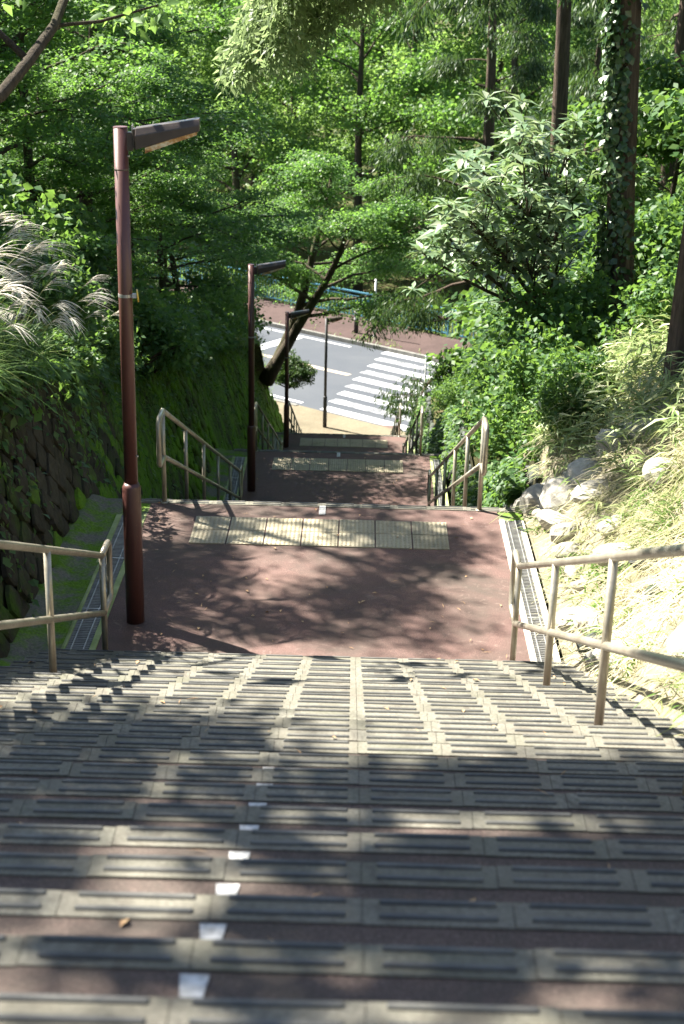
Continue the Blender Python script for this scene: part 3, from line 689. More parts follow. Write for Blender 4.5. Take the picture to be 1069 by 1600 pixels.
def grow_tree(seed, H, tr, base, nl, Lf, elev, bend, twigs, n, rad, flat, L, W, leafmat, barkmat, upw=0.6, drop=0.3, hang=0.0, lean=(0, 0), fn=flat_leaves, trunks=1, tipfrac=0.35, top=True, wobt=0.10, limb_r=0.42):
    g = np.random.default_rng(seed); wood = Bag(); tw = Bag(); C_ = []
    res = {}
    for tk in range(trunks):
        wood = Bag(); tw = Bag()
        az0 = g.uniform(0, 6.28); ln = np.array([lean[0]+(0.35*math.cos(az0) if trunks > 1 else 0), lean[1]+(0.35*math.sin(az0) if trunks > 1 else 0), 1.0])
        path = curve((0.12*math.cos(az0)*(trunks > 1), 0.12*math.sin(az0)*(trunks > 1), -0.4), ln, H*g.uniform(0.9, 1.05)+0.4, 9, g, (-lean[0]*0.6, -lean[1]*0.6, 0.15), wobt)
        rads = [tr*(1.35 if i == 0 else 1)*(1-0.9*i/9)**0.85+0.012 for i in range(10)]
        wood.tube(path, rads, 10, True)
        for li in range(nl):
            t = base+(0.98-base)*((li+g.uniform(0, 0.9))/nl); f = t*9; i0 = min(int(f), 8)
            p0 = path[i0]+(path[i0+1]-path[i0])*(f-i0); az = li*2.4+g.uniform(-.5, .5)+seed
            tt = (t-base)/(1-base); ll = Lf(tt)*g.uniform(0.75, 1.15); el = elev(tt)+g.uniform(-.15, .15)
            lp = curve(p0, (math.cos(az)*math.cos(el), math.sin(az)*math.cos(el), math.sin(el)), ll, 6, g, (0, 0, bend), 0.28)
            r0 = max(0.012, rads[i0]*limb_r*min(1, ll/2.5))
            tw.tube(lp, [r0*(1-0.85*k/6)+0.004 for k in range(7)], 6, False)
            for q_ in range(3, 7): C_.append(lp[q_]+g.normal(size=3)*0.08)
            for k in range(twigs):
                f2 = g.uniform(tipfrac, 1.0)*6; j0 = min(int(f2), 5); pp = lp[j0]+(lp[j0+1]-lp[j0])*(f2-j0)
                a2 = az+g.choice([-1, 1])*g.uniform(0.4, 1.3); tl = ll*g.uniform(0.18, 0.42); e2 = el*0.5+bend*0.4+g.uniform(-.25, .25)
                tp = curve(pp, (math.cos(a2)*math.cos(e2), math.sin(a2)*math.cos(e2), math.sin(e2)), tl, 4, g, (0, 0, bend*0.6), 0.25)
                tw.tube(tp, [0.012, 0.010, 0.008, 0.006, 0.004], 4, False)
                C_ += [tp[2]+g.normal(size=3)*0.05, tp[3], tp[4]]
        if top: C_ += [path[9], path[8]]
        res['trunk'+'#'*tk] = wood.mesh('trunk', M[barkmat], smooth=True); res['branches'+'#'*tk] = tw.mesh('branches', M[barkmat], smooth=True)
    C_ = np.array(C_)
    V, F, r = cluster_leaves(g, C_, n, rad*g.uniform(0.65, 1.25, len(C_)), flat, L, W, upw, drop, fn, hang)
    res['crown'] = npmesh('crown', V, F, M[leafmat], r); return res

def plant(proto, name, loc, label, cat, group=None, rz=0.0, s=1.0):
    e = empty(name, loc, label, cat, group, rz=rz, s=s)
    for k, me in proto.items(): obj(k.rstrip('#'), me, e)
    return e

# maples in layers
dome = lambda a_, b_: (lambda t: a_*(1-t)+b_*t)
MAP = [grow_tree(sd, 7.0, 0.15, 0.12, 16, dome(3.9, 1.3), dome(0.25, 0.7), -0.25, 6, 105, 0.62, 0.16, 0.078, 0.064, 'l_maple', 'bark', 0.75, 0.35, 0.15, lean=(0.1, 0)) for sd in (1, 2, 3)]
#MAPL = grow_tree(7, 7.5, 0.15, 0.22, 14, dome(3.6, 1.5), dome(0.3, 0.7), -0.2, 6, 56, 0.62, 0.2, 0.115, 0.095, 'l_light', 'bark', 0.7, 0.35, 0.15)
def on(x, y, f): return (x, y, float(f(x, y))-0.05)
mg = 'maples on the left bank'
for i, (x, y, pr, rz, s, lb) in enumerate([
    (-5.6, 21.5, 0, 0.3, 0.92, 'layered green maple on the left bank behind the silver plumes'),
    (-5.2, 28.0, 1, 2.0, 1.0, 'layered maple behind the left wall, beside the second lamp'),
    (-5.6, 35.0, 2, 4.0, 1.0, 'dark layered maple at the far end of the left wall'),
    (-9.0, 24.5, 1, 5.0, 1.15, 'tall maple high on the left bank at the upper left'),
    (-10.0, 32.0, 0, 1.0, 1.15, 'maple deeper in the wood on the left bank'),
    (-8.2, 40.5, 2, 3.0, 1.1, 'maple on the left bank nearest the road'),
    (-13.0, 40.0, 1, 0.6, 1.3, 'tall maple in the wood left of the road'),
    (-5.2, 18.8, 1, 0.9, 0.72, 'layered maple close behind the left creeper bushes'),
    (-7.2, 21.0, 2, 5.9, 0.85, 'layered maple at the left edge above the creeper bushes'),
    (-3.9, 25.0, 2, 1.2, 0.5, 'small maple sapling on the wall beside the second lamp'),
    (-4.0, 30.5, 0, 2.6, 0.55, 'small low-branched maple on the far left wall'),
    (-4.4, 36.5, 1, 3.9, 0.6, 'small maple hiding the far end of the left wall'),
    (-5.6, 42.0, 2, 0.8, 0.6, 'small maple left of the forked maple'),
    (-4.7, 27.6, 1, 0.2, 0.72, 'leafy low maple behind the second lamp'),
    (-5.0, 23.4, 2, 2.9, 0.66, 'low maple over the wall left of the second lamp'),
    (-5.6, 33.2, 0, 3.6, 0.75, 'low dark maple above the far part of the left wall'),
    (-6.6, 39.0, 1, 1.9, 0.75, 'low maple hiding the road on the left'),
    (-7.2, 47.5, 0, 5.2, 0.6, 'small maple beside the road on the left'),
]):
    plant(MAP[pr], 'maple_tree', on(x, y, zl), lb, 'tree', mg, rz, s)

# the leaning two-trunk maple on the mound
MND = grow_tree(31, 6.4, 0.17, 0.35, 11, dome(3.8, 1.8), dome(0.2, 0.8), -0.2, 6, 105, 0.60, 0.16, 0.080, 0.066, 'l_maple', 'bark', 0.75, 0.35, 0.15, lean=(0.28, 0.0), trunks=2, wobt=0.25)
plant(MND, 'maple_tree', on(-2.75, 42.6, zl), 'leaning maple with forked dark trunks at the foot of the stairs', 'tree', None, 0.0, 1.0)

# background trees beyond the road
BG = [grow_tree(40+i, 13+i, 0.22, 0.15, 20, dome(4.4, 2.0), dome(0.15, 0.9), 0.0, 6, 64, 0.95, 0.5, 0.15, 0.12, ['l_light', 'l_maple', 'l_light'][i], 'bark', 0.5, 0.3, 0.2) for i in range(3)]
q = random.Random(8)
bl = ['sunlit pale green tree beyond the blue fence', 'mid green tree beyond the blue fence', 'sunlit pale green tree beyond the blue fence']
for n, us in ((52.5, range(-58, -6, 6)), (58.5, range(-64, 2, 7)), (66, range(-72, 8, 8)), (76, range(-84, 14, 9)), (90, range(-100, 22, 10))):
    for u in us:
        x, y, z = un(u+q.uniform(-2, 2), n+q.uniform(-1.5, 1.5), -10.5); i = q.choice((0, 0, 1, 2))
        i = 0 if i == 2 and q.random() < .3 else i
        if not -0.27*y-5 < x < 0.26*y+5: continue
        lb = ('mid green' if i == 1 else 'sunlit pale green')+(' tree just behind the blue fence' if n < 55 else ' tree in the middle of the wood beyond the road' if n < 70 else ' tree at the back of the wood beyond the road')
        plant(BG[i], 'broadleaf_tree', (x, y, z), lb, 'tree', 'trees beyond the road', q.uniform(0, 6.28), q.uniform(0.85, 1.2)*(1+(n-52)*0.006))

# conifers right
def cedar(seed, H, tr, base, Lb, n=44, dens=26):
    return grow_tree(seed, H, tr, base, dens, dome(Lb, 0.7), dome(-0.12, 0.5), -0.35, 6, n, 0.42, 0.7, 0.15, 0.032, 'l_cedar', 'cedarbark', 0.25, 0.5, 1.1, wobt=0.03, limb_r=0.28, lean=(-0.05, 0))
CED = [cedar(51, 15, 0.24, 0.10, 3.3, 70, 30), cedar(52, 17, 0.16, 0.42, 2.9, 60), cedar(53, 16, 0.22, 0.30, 2.8, 60)]
cg = 'conifers on the right bank'
for x, y, pr, rz, s, lb in [
    (3.35, 37.5, 0, 0.5, 0.95, 'dark drooping conifer overhanging the crosswalk'),
    (5.8, 42.0, 0, 2.2, 1.0, 'dark conifer beside the road right of the crosswalk'),
    (3.45, 26.5, 1, 1.0, 1.0, 'straight conifer trunk behind the long-leaved tree'),
    (6.0, 30.5, 2, 3.3, 1.0, 'slim conifer deep in the right wood'),
    (7.2, 24.0, 2, 5.1, 1.0, 'conifer in shade behind the ivy-clad trunk'),
    (9.2, 33.0, 0, 4.0, 1.05, 'dense dark conifer at the back of the right wood'),
    (8.6, 19.5, 1, 0.2, 1.0, 'conifer at the upper right edge of the wood'),
    (12.5, 28.0, 0, 1.2, 1.1, 'dense conifer far up the right bank')]:
    plant(CED[pr], 'conifer_tree', on(x, y, zr), lb, 'tree', cg, rz, s)
# understorey filling the right wood
UND = [grow_tree(70+i, 3.4, 0.06, 0.12, 12, dome(1.7, 0.8), dome(0.4, 0.9), -0.2, 4, 34, 0.42, 0.5, 0.15, 0.085, 'l_bush', 'bark', 0.55, 0.3, 0.3, trunks=1) for i in range(2)]
q = random.Random(15)
for x, y, s in [(5.2, 19.5, 1.0), (6.2, 22.2, 1.1), (4.8, 24, 1.0), (5.0, 28.5, 1.2), (7.0, 27.5, 1.3), (8.4, 25, 1.2), (4.4, 33, 1.2), (7.2, 36, 1.4), (5.0, 40, 1.3), (9.6, 29.5, 1.5), (6.6, 17.6, 1.0), (2.75, 20.8, 0.75), (3.1, 24.2, 0.95), (3.3, 28.4, 1.0), (2.5, 18.2, 0.55), (10.5, 24.5, 1.4), (5.6, 15.6, 0.9)]:
    plant(UND[q.randrange(2)], 'understorey_shrub', on(x, y, zr), 'leafy evergreen shrub in the shade of the right wood', 'shrub', 'shrubs under the right wood', q.uniform(0, 6.28), s)

# ------------------------------------------------------------------ ivy-clad trunk and bark trunk at the right edge
def cypress_limb(g, p0, d0, L, bend, ntw, parts_w, C_):
    lp = curve(p0, d0, L, 8, g, (0, 0, bend), 0.2); parts_w.tube(lp, [0.05*(1-0.85*k/8)+0.004 for k in range(9)], 6, False)
    for k in range(ntw):
        f = g.uniform(0.3, 1.0)*8; j = min(int(f), 7); pp = lp[j]+(lp[j+1]-lp[j])*(f-j)
        d = unit(lp[j+1]-lp[j]); sd = unit(np.cross(d, [0, 0, 1]))*g.choice([-1, 1])
        tp = curve(pp, d*0.6+sd*g.uniform(0.2, 0.9)+np.array([0, 0, -0.1]), g.uniform(0.5, 1.1), 5, g, (0, 0, -1.3), 0.2)
        parts_w.tube(tp, [0.010, .008, .007, .006, .005, .003], 4, False)
        C_ += [tp[2], tp[3], tp[4], tp[5], (tp[4]+tp[5])/2+np.array([0, 0, -.12])]
def trunk_tree(seed, loc, H, r0, lean, label, limbs, ivy, name='cypress_tree'):
    g = np.random.default_rng(seed); e = empty(name, loc, label, 'tree')
    path = curve((0, 0, -0.6), (lean[0], lean[1], 1), H, 14, g, (0, 0, 0), 0.03)
    n = 28; vs = []; 
    for i, pt in enumerate(path):
        rr = r0*(1-0.45*i/14)*(1.35 if i == 0 else 1.0)
        for k in range(n):
            an = 2*math.pi*k/n; rr2 = rr*(1+0.09*math.sin(an*7+seed+0.3*i)+0.04*math.sin(an*13+i*0.4)); vs.append(pt+np.array([math.cos(an), math.sin(an), 0])*rr2)
    fs = [(i*n+k, i*n+(k+1) % n, (i+1)*n+(k+1) % n, (i+1)*n+k) for i in range(14) for k in range(n)]
    Bag().add(vs, fs).build('trunk', M['cedarbark'], e, smooth=True)
    tb = Bag(); C_ = []
    for (z, az, L, bend, ntw) in limbs:
        f = np.clip((z+0.6)/H*14, 0, 13.9); j = int(f); p0 = path[j]+(path[j+1]-path[j])*(f-j)
        cypress_limb(g, p0, (math.cos(az), math.sin(az), 0.15), L, bend, ntw, tb, C_)
    if C_:
        tb.build('branches', M['cedarbark'], e, smooth=True)
        V, F, rn = cluster_leaves(g, np.array(C_), 110, 0.17, 1.4, 0.085, 0.026, 0.25, 0.2, flat_leaves, 0.9, 0.75)
        obj('crown', npmesh('crown', V, F, M['l_cypress'], rn), e)
    if ivy:
        N = ivy; t = g.random(N)**0.8*min(6.5, H-1); an = g.normal(loc=math.pi*1.12, scale=0.75, size=N)
        keep = (np.sin(t*1.9+an*2.0)+np.sin(t*4.3-an*3)*0.6+g.normal(size=N)*0.7) > -0.35-(t < 1.6)*0.8
        t, an = t[keep], an[keep]; f = (t+0.6)/H*14; j = np.minimum(f.astype(int), 13); c = path[j]+(path[j+1]-path[j])*(f-j)[:, None]
        rr = r0*(1-0.45*f/14)*1.08+g.uniform(0.0, 0.09, len(t)); dirn = np.stack([np.cos(an), np.sin(an), np.zeros(len(t))], 1)
        pos = c+dirn*rr[:, None]; s = g.uniform(0.6, 1.3, len(t))
        V, F = leaves(pos, np.array([0, 0, -1])+g.normal(size=pos.shape)*0.6+dirn*0.25, dirn+g.normal(size=pos.shape)*0.35+np.array([0, 0, .3]), 0.085*s, 0.075*s)
        obj('ivy', npmesh('ivy', V, F, M['l_ivy'], np.repeat(g.random(len(t)), 5)), e)
    return e
trunk_tree(3, on(3.12, 17.3, zr), 13, 0.165, (-0.075, 0), 'tall ivy-clad conifer trunk on the right bank', [(5.6, 3.6, 1.8, -0.9, 10), (5.9, 4.4, 1.8, -0.9, 10), (6.5, 0.4, 2.5, -0.8, 12), (7.5, 3.3, 2.6, -0.8, 12), (8.5, 1.5, 2.4, -.8, 12), (9.5, 4.0, 2.0, -.6, 12), (6.9, 5.2, 2.2, -.8, 12), (10.5, 2.5, 1.6, -.5, 10)], 5200)
trunk_tree(9, on(2.72, 12.4, zr), 11, 0.14, (0.03, 0.0), 'reddish bark trunk at the right edge of the dry bank', [(4.5, 2.62, 4.1, -0.75, 34), (4.8, 3.0, 3.5, -0.8, 28), (4.4, 2.8, 4.3, -0.7, 30), (5.6, 2.2, 3.2, -0.6, 20), (6.4, 0.3, 2.4, -.6, 12), (7.4, 5.0, 2.2, -.5, 12), (8.2, 2.0, 2.0, -.5, 12)], 0)

# ------------------------------------------------------------------ long-leaved evergreen (whorled leaves)
def whorl_tree(seed, loc, label, targets):
    g = np.random.default_rng(seed); e = empty('evergreen_tree', loc, label, 'tree'); loc = np.array(loc)
    w1, tb = Bag(), Bag(); path = curve((0, 0, -0.3), (-0.1, 0, 1), 3.4, 8, g, (0, 0, .1), 0.1)
    w1.tube(path, [0.085*(1-0.7*i/8)+.01 for i in range(9)], 8)
    W_ = []
    for tx, ty, tz in targets:
        t = np.array([tx, ty, tz])-loc; i0 = int(np.clip((t[2]-0.5)/3.4*8, 1, 8)); p0 = path[i0]
        ts = np.linspace(0, 1, 7)[:, None]; mid = (p0+t)/2+np.array([0, 0, -0.12])+g.normal(size=3)*.1
        lp = (1-ts)**2*p0+2*ts*(1-ts)*mid+ts**2*t
        tb.tube(lp, [0.028*(1-0.8*k/6)+.005 for k in range(7)], 6, False); W_.append(t)
        for k in range(9):
            f = g.uniform(0.45, 1.0); j = min(int(f*6), 5); pp = lp[j]; d = unit(t-p0)
            tp = curve(pp, d+g.normal(size=3)*0.6+np.array([0, 0, .25]), g.uniform(0.25, 0.6), 4, g, (0, 0, .4), .2)
            tb.tube(tp, [.010, .009, .008, .007, .006], 5, False); W_.append(tp[4]); 
            if k % 2: W_.append(tp[2])
    W_ = np.array(W_); n = 11; N = len(W_)*n; idx = np.repeat(np.arange(len(W_)), n)
    an = np.tile(np.arange(n)*2.4, len(W_))+g.uniform(0, 6.28, len(W_))[idx]; el = g.uniform(-0.35, 0.75, N)
    ax = np.stack([np.cos(an)*np.cos(el), np.sin(an)*np.cos(el), np.sin(el)], 1)
    nr = np.array([0, 0, 1.0])+g.normal(size=(N, 3))*0.25; s = g.uniform(0.7, 1.2, N)
    V, F = leaves(W_[idx]+ax*0.015, ax, nr, 0.20*s, 0.072*s, 0.12, 0.25)
    w1.build('trunk', M['bark'], e, smooth=True); tb.build('branches', M['bark'], e, smooth=True)
    obj('crown', npmesh('crown', V, F, M['l_loquat'], np.repeat(g.random(N), 5)), e)
g = np.random.default_rng(5)
def aim(ix, iy, Y):                                        # where a spot of the photograph lies at forward distance Y
    d = np.array(fw)+np.array(rt2)*(ix-534.5)/FPX-np.array(up2)*(iy-800)/FPX
    return np.array([0, 0, CAM_Z])+d*Y/d[1]
tg = [aim(x, y, Y) for x, y, Y in [(800, 215, 17.0), (730, 250, 16.6), (760, 290, 16.2), (850, 250, 17.4), (860, 330, 16.4), (700, 320, 16.4), (735, 345, 16.0), (690, 360, 16.6), (660, 395, 16.8), (770, 370, 16.3), (825, 300, 16.0), (820, 390, 16.6), (900, 290, 17.4), (890, 220, 18), (790, 170, 18.2), (720, 395, 17.2), (880, 380, 17.5)]]
whorl_tree(6, on(2.35, 17.7, zr), 'shiny long-leaved evergreen reaching over the right railing', tg)

# ------------------------------------------------------------------ bushes
def bush_proto(seed, R_, Hh, ncl, n, L, W, mat, fn=leaves, flat=0.8):
    g = np.random.default_rng(seed); b = ball(g, ncl, 0.35); b[:, 2] = np.abs(b[:, 2]); Cn = b*np.array([R_, R_, Hh]); Cn *= g.uniform(0.72, 1.12, (ncl, 1)); Cn[:, 2] += 0.15
    st = Bag()
    for i in range(0, ncl, 3): st.tube([(Cn[i][0]*.12, Cn[i][1]*.12, -0.15), tuple(Cn[i]*np.array([.6, .6, .55])), tuple(Cn[i])], [0.02, 0.012, 0.005], 5, False)
    V, F, r = cluster_leaves(g, Cn, n, 0.26*R_, flat, L, W, 0.6, 0.3, fn, 0.25, 0.6)
    return {'stems': st.mesh('stems', M['bark'], smooth=True), 'foliage': npmesh('foliage', V, F, M[mat], r)}
BU = [bush_proto(i, 1.0, 1.25, 90, 80, 0.085, 0.066, 'l_bush') for i in (1, 2)]
BS = [bush_proto(i+5, 1.0, 1.0, 80, 60, 0.075, 0.05, 'l_light', flat_leaves) for i in (1, 2)]
BM = [bush_proto(i+9, 1.0, 0.75, 80, 60, 0.10, 0.06, 'l_bush') for i in (1, 2)]
for x, y, pr, rz, s, lb in [
    (1.95, 14.7, BU[0], 0, 0.85, 'broad-leaved bush beside the second right railing'),
    (2.55, 16.4, BU[1], 1, 1.05, 'tall broad-leaved bush below the ivy-clad trunk'),
    (2.4, 18.4, BS[0], 2, 0.9, 'small-leaved pale bush on the right cobble wall'),
    (3.0, 19.8, BU[0], 3, 1.25, 'large dark bush under the long-leaved evergreen'),
    (2.85, 22.6, BU[1], 4, 1.1, 'bush above the cobble wall by the second landing'),
    (3.2, 26.0, BS[1], 5, 1.2, 'pale bush halfway down the right cobble wall'),
    (3.8, 30.0, BU[0], 0.5, 1.4, 'dark bush above the third flight on the right'),
    (4.2, 34.5, BU[1], 1.5, 1.4, 'bush above the lowest landing on the right'),
    (4.3, 41.0, BS[0], 2.5, 1.1, 'bush beside the notice board at the pavement'),
    (1.98, 14.2, BS[0], 1.7, 0.48, 'small-leaved bush spilling over the top of the cobble wall'),
    (1.95, 16.5, BU[0], 3.7, 0.55, 'broad-leaved bush spilling over the middle of the cobble wall'),
    (1.95, 18.6, BS[1], 0.7, 0.55, 'small-leaved bush hanging down the cobble wall'),
    (2.1, 13.5, BU[1], 0.7, 0.5, 'low bush tucked against the rocks at the landing corner'),
    (2.35, 15.6, BS[1], 5.7, 0.75, 'pale small-leaved bush just behind the second right railing'),
    (2.3, 17.6, BU[1], 2.7, 0.8, 'dark bush on the cobble wall halfway along the second flight'),
    (2.35, 19.7, BU[0], 0.4, 0.85, 'broad-leaved bush on the cobble wall at the lower end of the second flight'),
    (2.05, 21.0, BS[0], 0.3, 0.5, 'small pale bush on the cobble wall near the second landing'),
    (2.15, 24.3, BU[0], 1.3, 0.6, 'small dark bush on the cobble wall above the third flight'),
    (2.2, 28.0, BS[1], 2.3, 0.65, 'small pale bush on the cobble wall along the third flight'),
    (2.35, 32.0, BU[1], 3.3, 0.7, 'small bush on the cobble wall by the lowest landing'),
    (2.6, 36.5, BU[0], 4.3, 0.75, 'small bush on the cobble wall along the last flight'),
    (3.4, 14.6, BU[1], 2.2, 0.8, 'leafy bush behind the dry bank, left of the bark trunk'),
    (4.0, 19.0, BU[0], 4.4, 1.2, 'bush just behind the ivy-clad trunk'),
]:
    plant(pr, 'bush', on(x, y, zr), lb, 'bush', 'bushes on the right bank', rz, s)
for x, y, pr, rz, s, lb in [
    (-3.35, 14.6, BU[0], 0, 0.85, 'broad-leaved creeper bush left of the nearest lamp'),
    (-4.4, 15.6, BU[1], 1, 1.3, 'high broad-leaved bush at the left edge above the plumes'),
    (-3.9, 18.0, BU[0], 2, 1.1, 'dark bush under the maples on the left bank'),
    (-2.85, 9.3, BM[1], 3, 0.42, 'small leafy weed on the wall top at the left edge'),
    (-2.85, 11.2, BM[0], 1, 0.45, 'small leafy weed on the wall top left of the nearest lamp'),
    (-2.8, 13.0, BM[1], 5, 0.5, 'leafy weed hanging over the wall just behind the nearest lamp'),
    (-2.85, 15.0, BM[0], 0, 0.6, 'leafy weed hanging over the wall right of the nearest lamp'),
    (-2.8, 17.3, BM[0], 3, 0.9, 'low shrub spilling over the left wall behind the nearest lamp'),
    (-2.75, 19.6, BM[1], 4, 0.95, 'low shrub spilling over the left wall, halfway down the second flight'),
    (-2.85, 22.3, BM[0], 5, 0.95, 'low shrub on the wall top before the second lamp'),
    (-2.9, 25.4, BM[1], 0, 1.0, 'low shrub on the wall top beyond the second lamp'),
    (-3.0, 29.5, BS[0], 0, 1.0, 'pale bush on the far part of the left wall'),
    (-3.3, 33.5, BU[0], 0, 1.1, 'bush under the maple at the far wall end'),
    (-5.4, 45.5, BS[1], 0, 1.1, 'low bush left of the forked maple'),
]:
    plant(pr, 'bush', on(x, y, zl), lb, 'bush', 'bushes on the left bank', rz, s)
# clipped round bush on the mound
g = np.random.default_rng(77)
e = empty('clipped_bush', on(-1.95-0.75, 43.9, zl), 'round clipped bush on the mound beside the lowest lamp', 'bush')
Cn = unit(g.normal(size=(190, 3)))*g.uniform(0.55, 1.0, (190, 1)); Cn[:, 2] = np.abs(Cn[:, 2])*0.9-0.12*g.random(190); Cn = Cn*np.array([0.72, 0.72, 0.85])*g.uniform(0.9, 1.1, (190, 1))+np.array([0.75, 0, 0.10])
V, F, r = cluster_leaves(g, Cn, 60, 0.13, 0.8, 0.06, 0.04, 0.4, 0, flat_leaves, 0, 0.8)
st = Bag()
for i in range(26): st.tube([(0.65, 0, -0.2), tuple((Cn[i]+np.array([.7, 0, 0]))/2+np.array([0, 0, -.1])), tuple(Cn[i])], [0.03, 0.015, 0.008], 5, False)
st.build('stems', M['bark'], e, smooth=True); obj('foliage', npmesh('foliage', V, F, M['l_cedar'], r), e)

# ------------------------------------------------------------------ shade tree near the viewer on the left (only a limb reaches the picture)
SH = grow_tree(91, 8.2, 0.2, 0.42, 13, dome(3.4, 1.6), dome(0.2, 0.8), -0.1, 5, 95, 0.52, 0.5, 0.11, 0.08, 'l_maple', 'bark', 0.6, 0.3, 0.2)
plant(SH, 'shade_tree', on(-6.0, 6.9, zl), 'dark-limbed tree leaning in at the upper left corner', 'tree')
plant(SH, 'shade_tree', on(-5.3, 4.4, zl), 'unseen tree added left of the viewer to shade the nearest steps', 'tree', None, 2.0, 0.85)  # added out of view, only to deepen the shade on the nearest steps
g = np.random.default_rng(12)
lt = bpy.data.objects['shade_tree']
pts = [np.array(aim(x, y, Y))-np.array(lt.location) for x, y, Y in [(-420, 420, 7.6), (-200, 260, 8.2), (0, 150, 8.8), (45, 95, 9.2), (85, 40, 9.6), (115, -40, 10.0), (150, -160, 10.5)]]
b = Bag().tube(pts, [0.06, 0.05, 0.038, 0.034, 0.03, 0.026, 0.02], 8); b.tube([pts[3], pts[3]+np.array([-.25, .2, .18]), pts[3]+np.array([-.5, .3, .5])], [0.024, .018, .012], 6)
b.tube([pts[4], pts[4]+np.array([.25, .2, .02]), pts[4]+np.array([.6, .3, .12])], [0.014, .011, .006], 6); b.build('limb', M['bark'], lt, smooth=True)
Cn = np.array([pts[5]+g.normal(size=3)*np.array([.35, .3, .2]) for _ in range(5)]+[pts[4]+np.array([.5, .25, .1]), pts[3]+np.array([-.5, .3, .45])])
V, F, r = cluster_leaves(g, Cn, 26, 0.26, 0.5, 0.10, 0.055, 0.6, 0.2, leaves, 0.3, 0.5)
obj('limb_leaves', npmesh('limb_leaves', V, F, M['l_light'], r), lt)

SH2 = grow_tree(93, 8.2, 0.17, 0.42, 12, dome(3.4, 1.6), dome(0.2, 0.8), -0.1, 4, 60, 0.50, 0.5, 0.11, 0.08, 'l_maple', 'bark', 0.6, 0.3, 0.2)  # thin crown, added to cast dappled shade over the first landing
plant(SH2, 'shade_tree', on(-6.2, 14.9, zl), 'loose-crowned tree on the left bank above the plumes', 'tree', None, 4.0, 0.8)
# ------------------------------------------------------------------ pampas grass
def blades(g, base, dirs, L, W, bend, seg=4):
    """arching blades; returns quads"""
    n = len(base); t = np.linspace(0, 1, seg+1); side = unit(np.cross(dirs, np.array([0, 0, 1.0]))+1e-4)
    hz = dirs.copy(); hz[:, 2] = 0; hz = unit(hz)
    V = np.empty((n, seg+1, 2, 3))
    for i, q_ in enumerate(t):
        c = base+dirs*(L*q_)[:, None]+(hz*0.5-np.array([0, 0, 1.0]))*(bend*L*q_**2.2)[:, None]
        ww = (W*(1-q_**2*0.95))[:, None]
        V[:, i, 0] = c-side*ww/2; V[:, i, 1] = c+side*ww/2
    k = (seg+1)*2; o = np.arange(n)[:, None]*k
    F = np.concatenate([o+np.array([[2*i, 2*i+1, 2*i+3, 2*i+2]]) for i in range(seg)], 0)
    return V.reshape(-1, 3), F, k
def pampas_proto(seed, nb, npl, rad=0.25):
    g = np.random.default_rng(seed); az = g.uniform(0, 6.28, nb); el = g.uniform(0.7, 1.45, nb)
    d = np.stack([np.cos(az)*np.cos(el), np.sin(az)*np.cos(el), np.sin(el)], 1); base = np.stack([g.normal(size=nb)*rad*.6, g.normal(size=nb)*rad*.6, np.zeros(nb)-.05], 1)
    V, F, k = blades(g, base, d, g.uniform(0.6, 1.25, nb), g.uniform(0.008, 0.016, nb), g.uniform(0.25, 0.8, nb), 5)
    res = {'leaf_blades': npmesh('leaf_blades', V, F, M['l_grass'], np.repeat(g.random(nb), k))}
    st = Bag(); parts = []
    for i in range(npl):
        a_ = g.normal(loc=-0.3, scale=0.9); e_ = g.uniform(1.0, 1.4); dd = np.array([math.cos(a_)*math.cos(e_), math.sin(a_)*math.cos(e_), math.sin(e_)])
        pth = curve((g.normal()*rad*.4, g.normal()*rad*.4, -.05), dd, g.uniform(0.9, 1.35), 6, g, (math.cos(a_)*.5, math.sin(a_)*.5, -.25), .05)
        st.tube(pth, [.005, .0045, .004, .0035, .003, .003, .0025], 5, False)
        tip = pth[6]; td = unit(pth[6]-pth[5]); m = 13
        ts = g.random(m)**0.7; sp = unit(td+g.normal(size=(m, 3))*0.16+np.array([math.cos(a_), math.sin(a_), 0])*0.55)
        b_ = tip-td*0.16*(1-ts)[:, None]
        V, F, k = blades(g, b_, sp, g.uniform(0.18, 0.32, m), np.full(m, 0.013), g.uniform(0.35, 0.8, m), 4); parts.append((V, F, np.repeat(g.random(m), k)))
    res['stalks'] = st.mesh('stalks', M['l_dry'])
    V, F, r = merge(parts); res['plumes'] = npmesh('plumes', V, F, M['l_plume'], r)
    return res
PA = [pampas_proto(i, 230, 9) for i in range(3)]
PL = ['left', 'right']
for i, (x, y, rz, s, lb) in enumerate([
    (-2.95, 9.9, 0.0, 1.0, 'silver-plumed pampas clump at the left edge, lowest and brightest'),
    (-3.0, 10.9, 0.6, 1.0, 'pampas clump with bright plumes left of the nearest lamp'),
    (-3.35, 11.6, -0.4, 1.05, 'tall pampas clump with plumes at the left edge'),
    (-3.0, 12.3, 0.3, 0.95, 'pampas clump with arching plumes beside the nearest lamp pole'),
    (-3.7, 12.6, 0.9, 1.1, 'highest pampas clump on the left bank'),
    (-2.95, 13.7, -0.2, 0.85, 'small pampas clump just behind the nearest lamp pole'),
    (-3.3, 9.0, 0.2, 1.0, 'pampas clump half cut by the left picture edge'),
    (-2.8, 9.6, 1.0, 0.8, 'low pampas clump on the wall edge at the left picture edge'),
    (-2.85, 10.5, 0.1, 0.8, 'low pampas clump leaning over the wall left of the nearest lamp'),
    (-3.1, 15.2, 0.5, 0.7, 'thin pampas clump right of the nearest lamp pole')]):
    plant(PA[i % 3], 'pampas_grass', on(x, y, zl), lb, 'grass clump', 'pampas clumps on the left bank', rz, s*0.88)

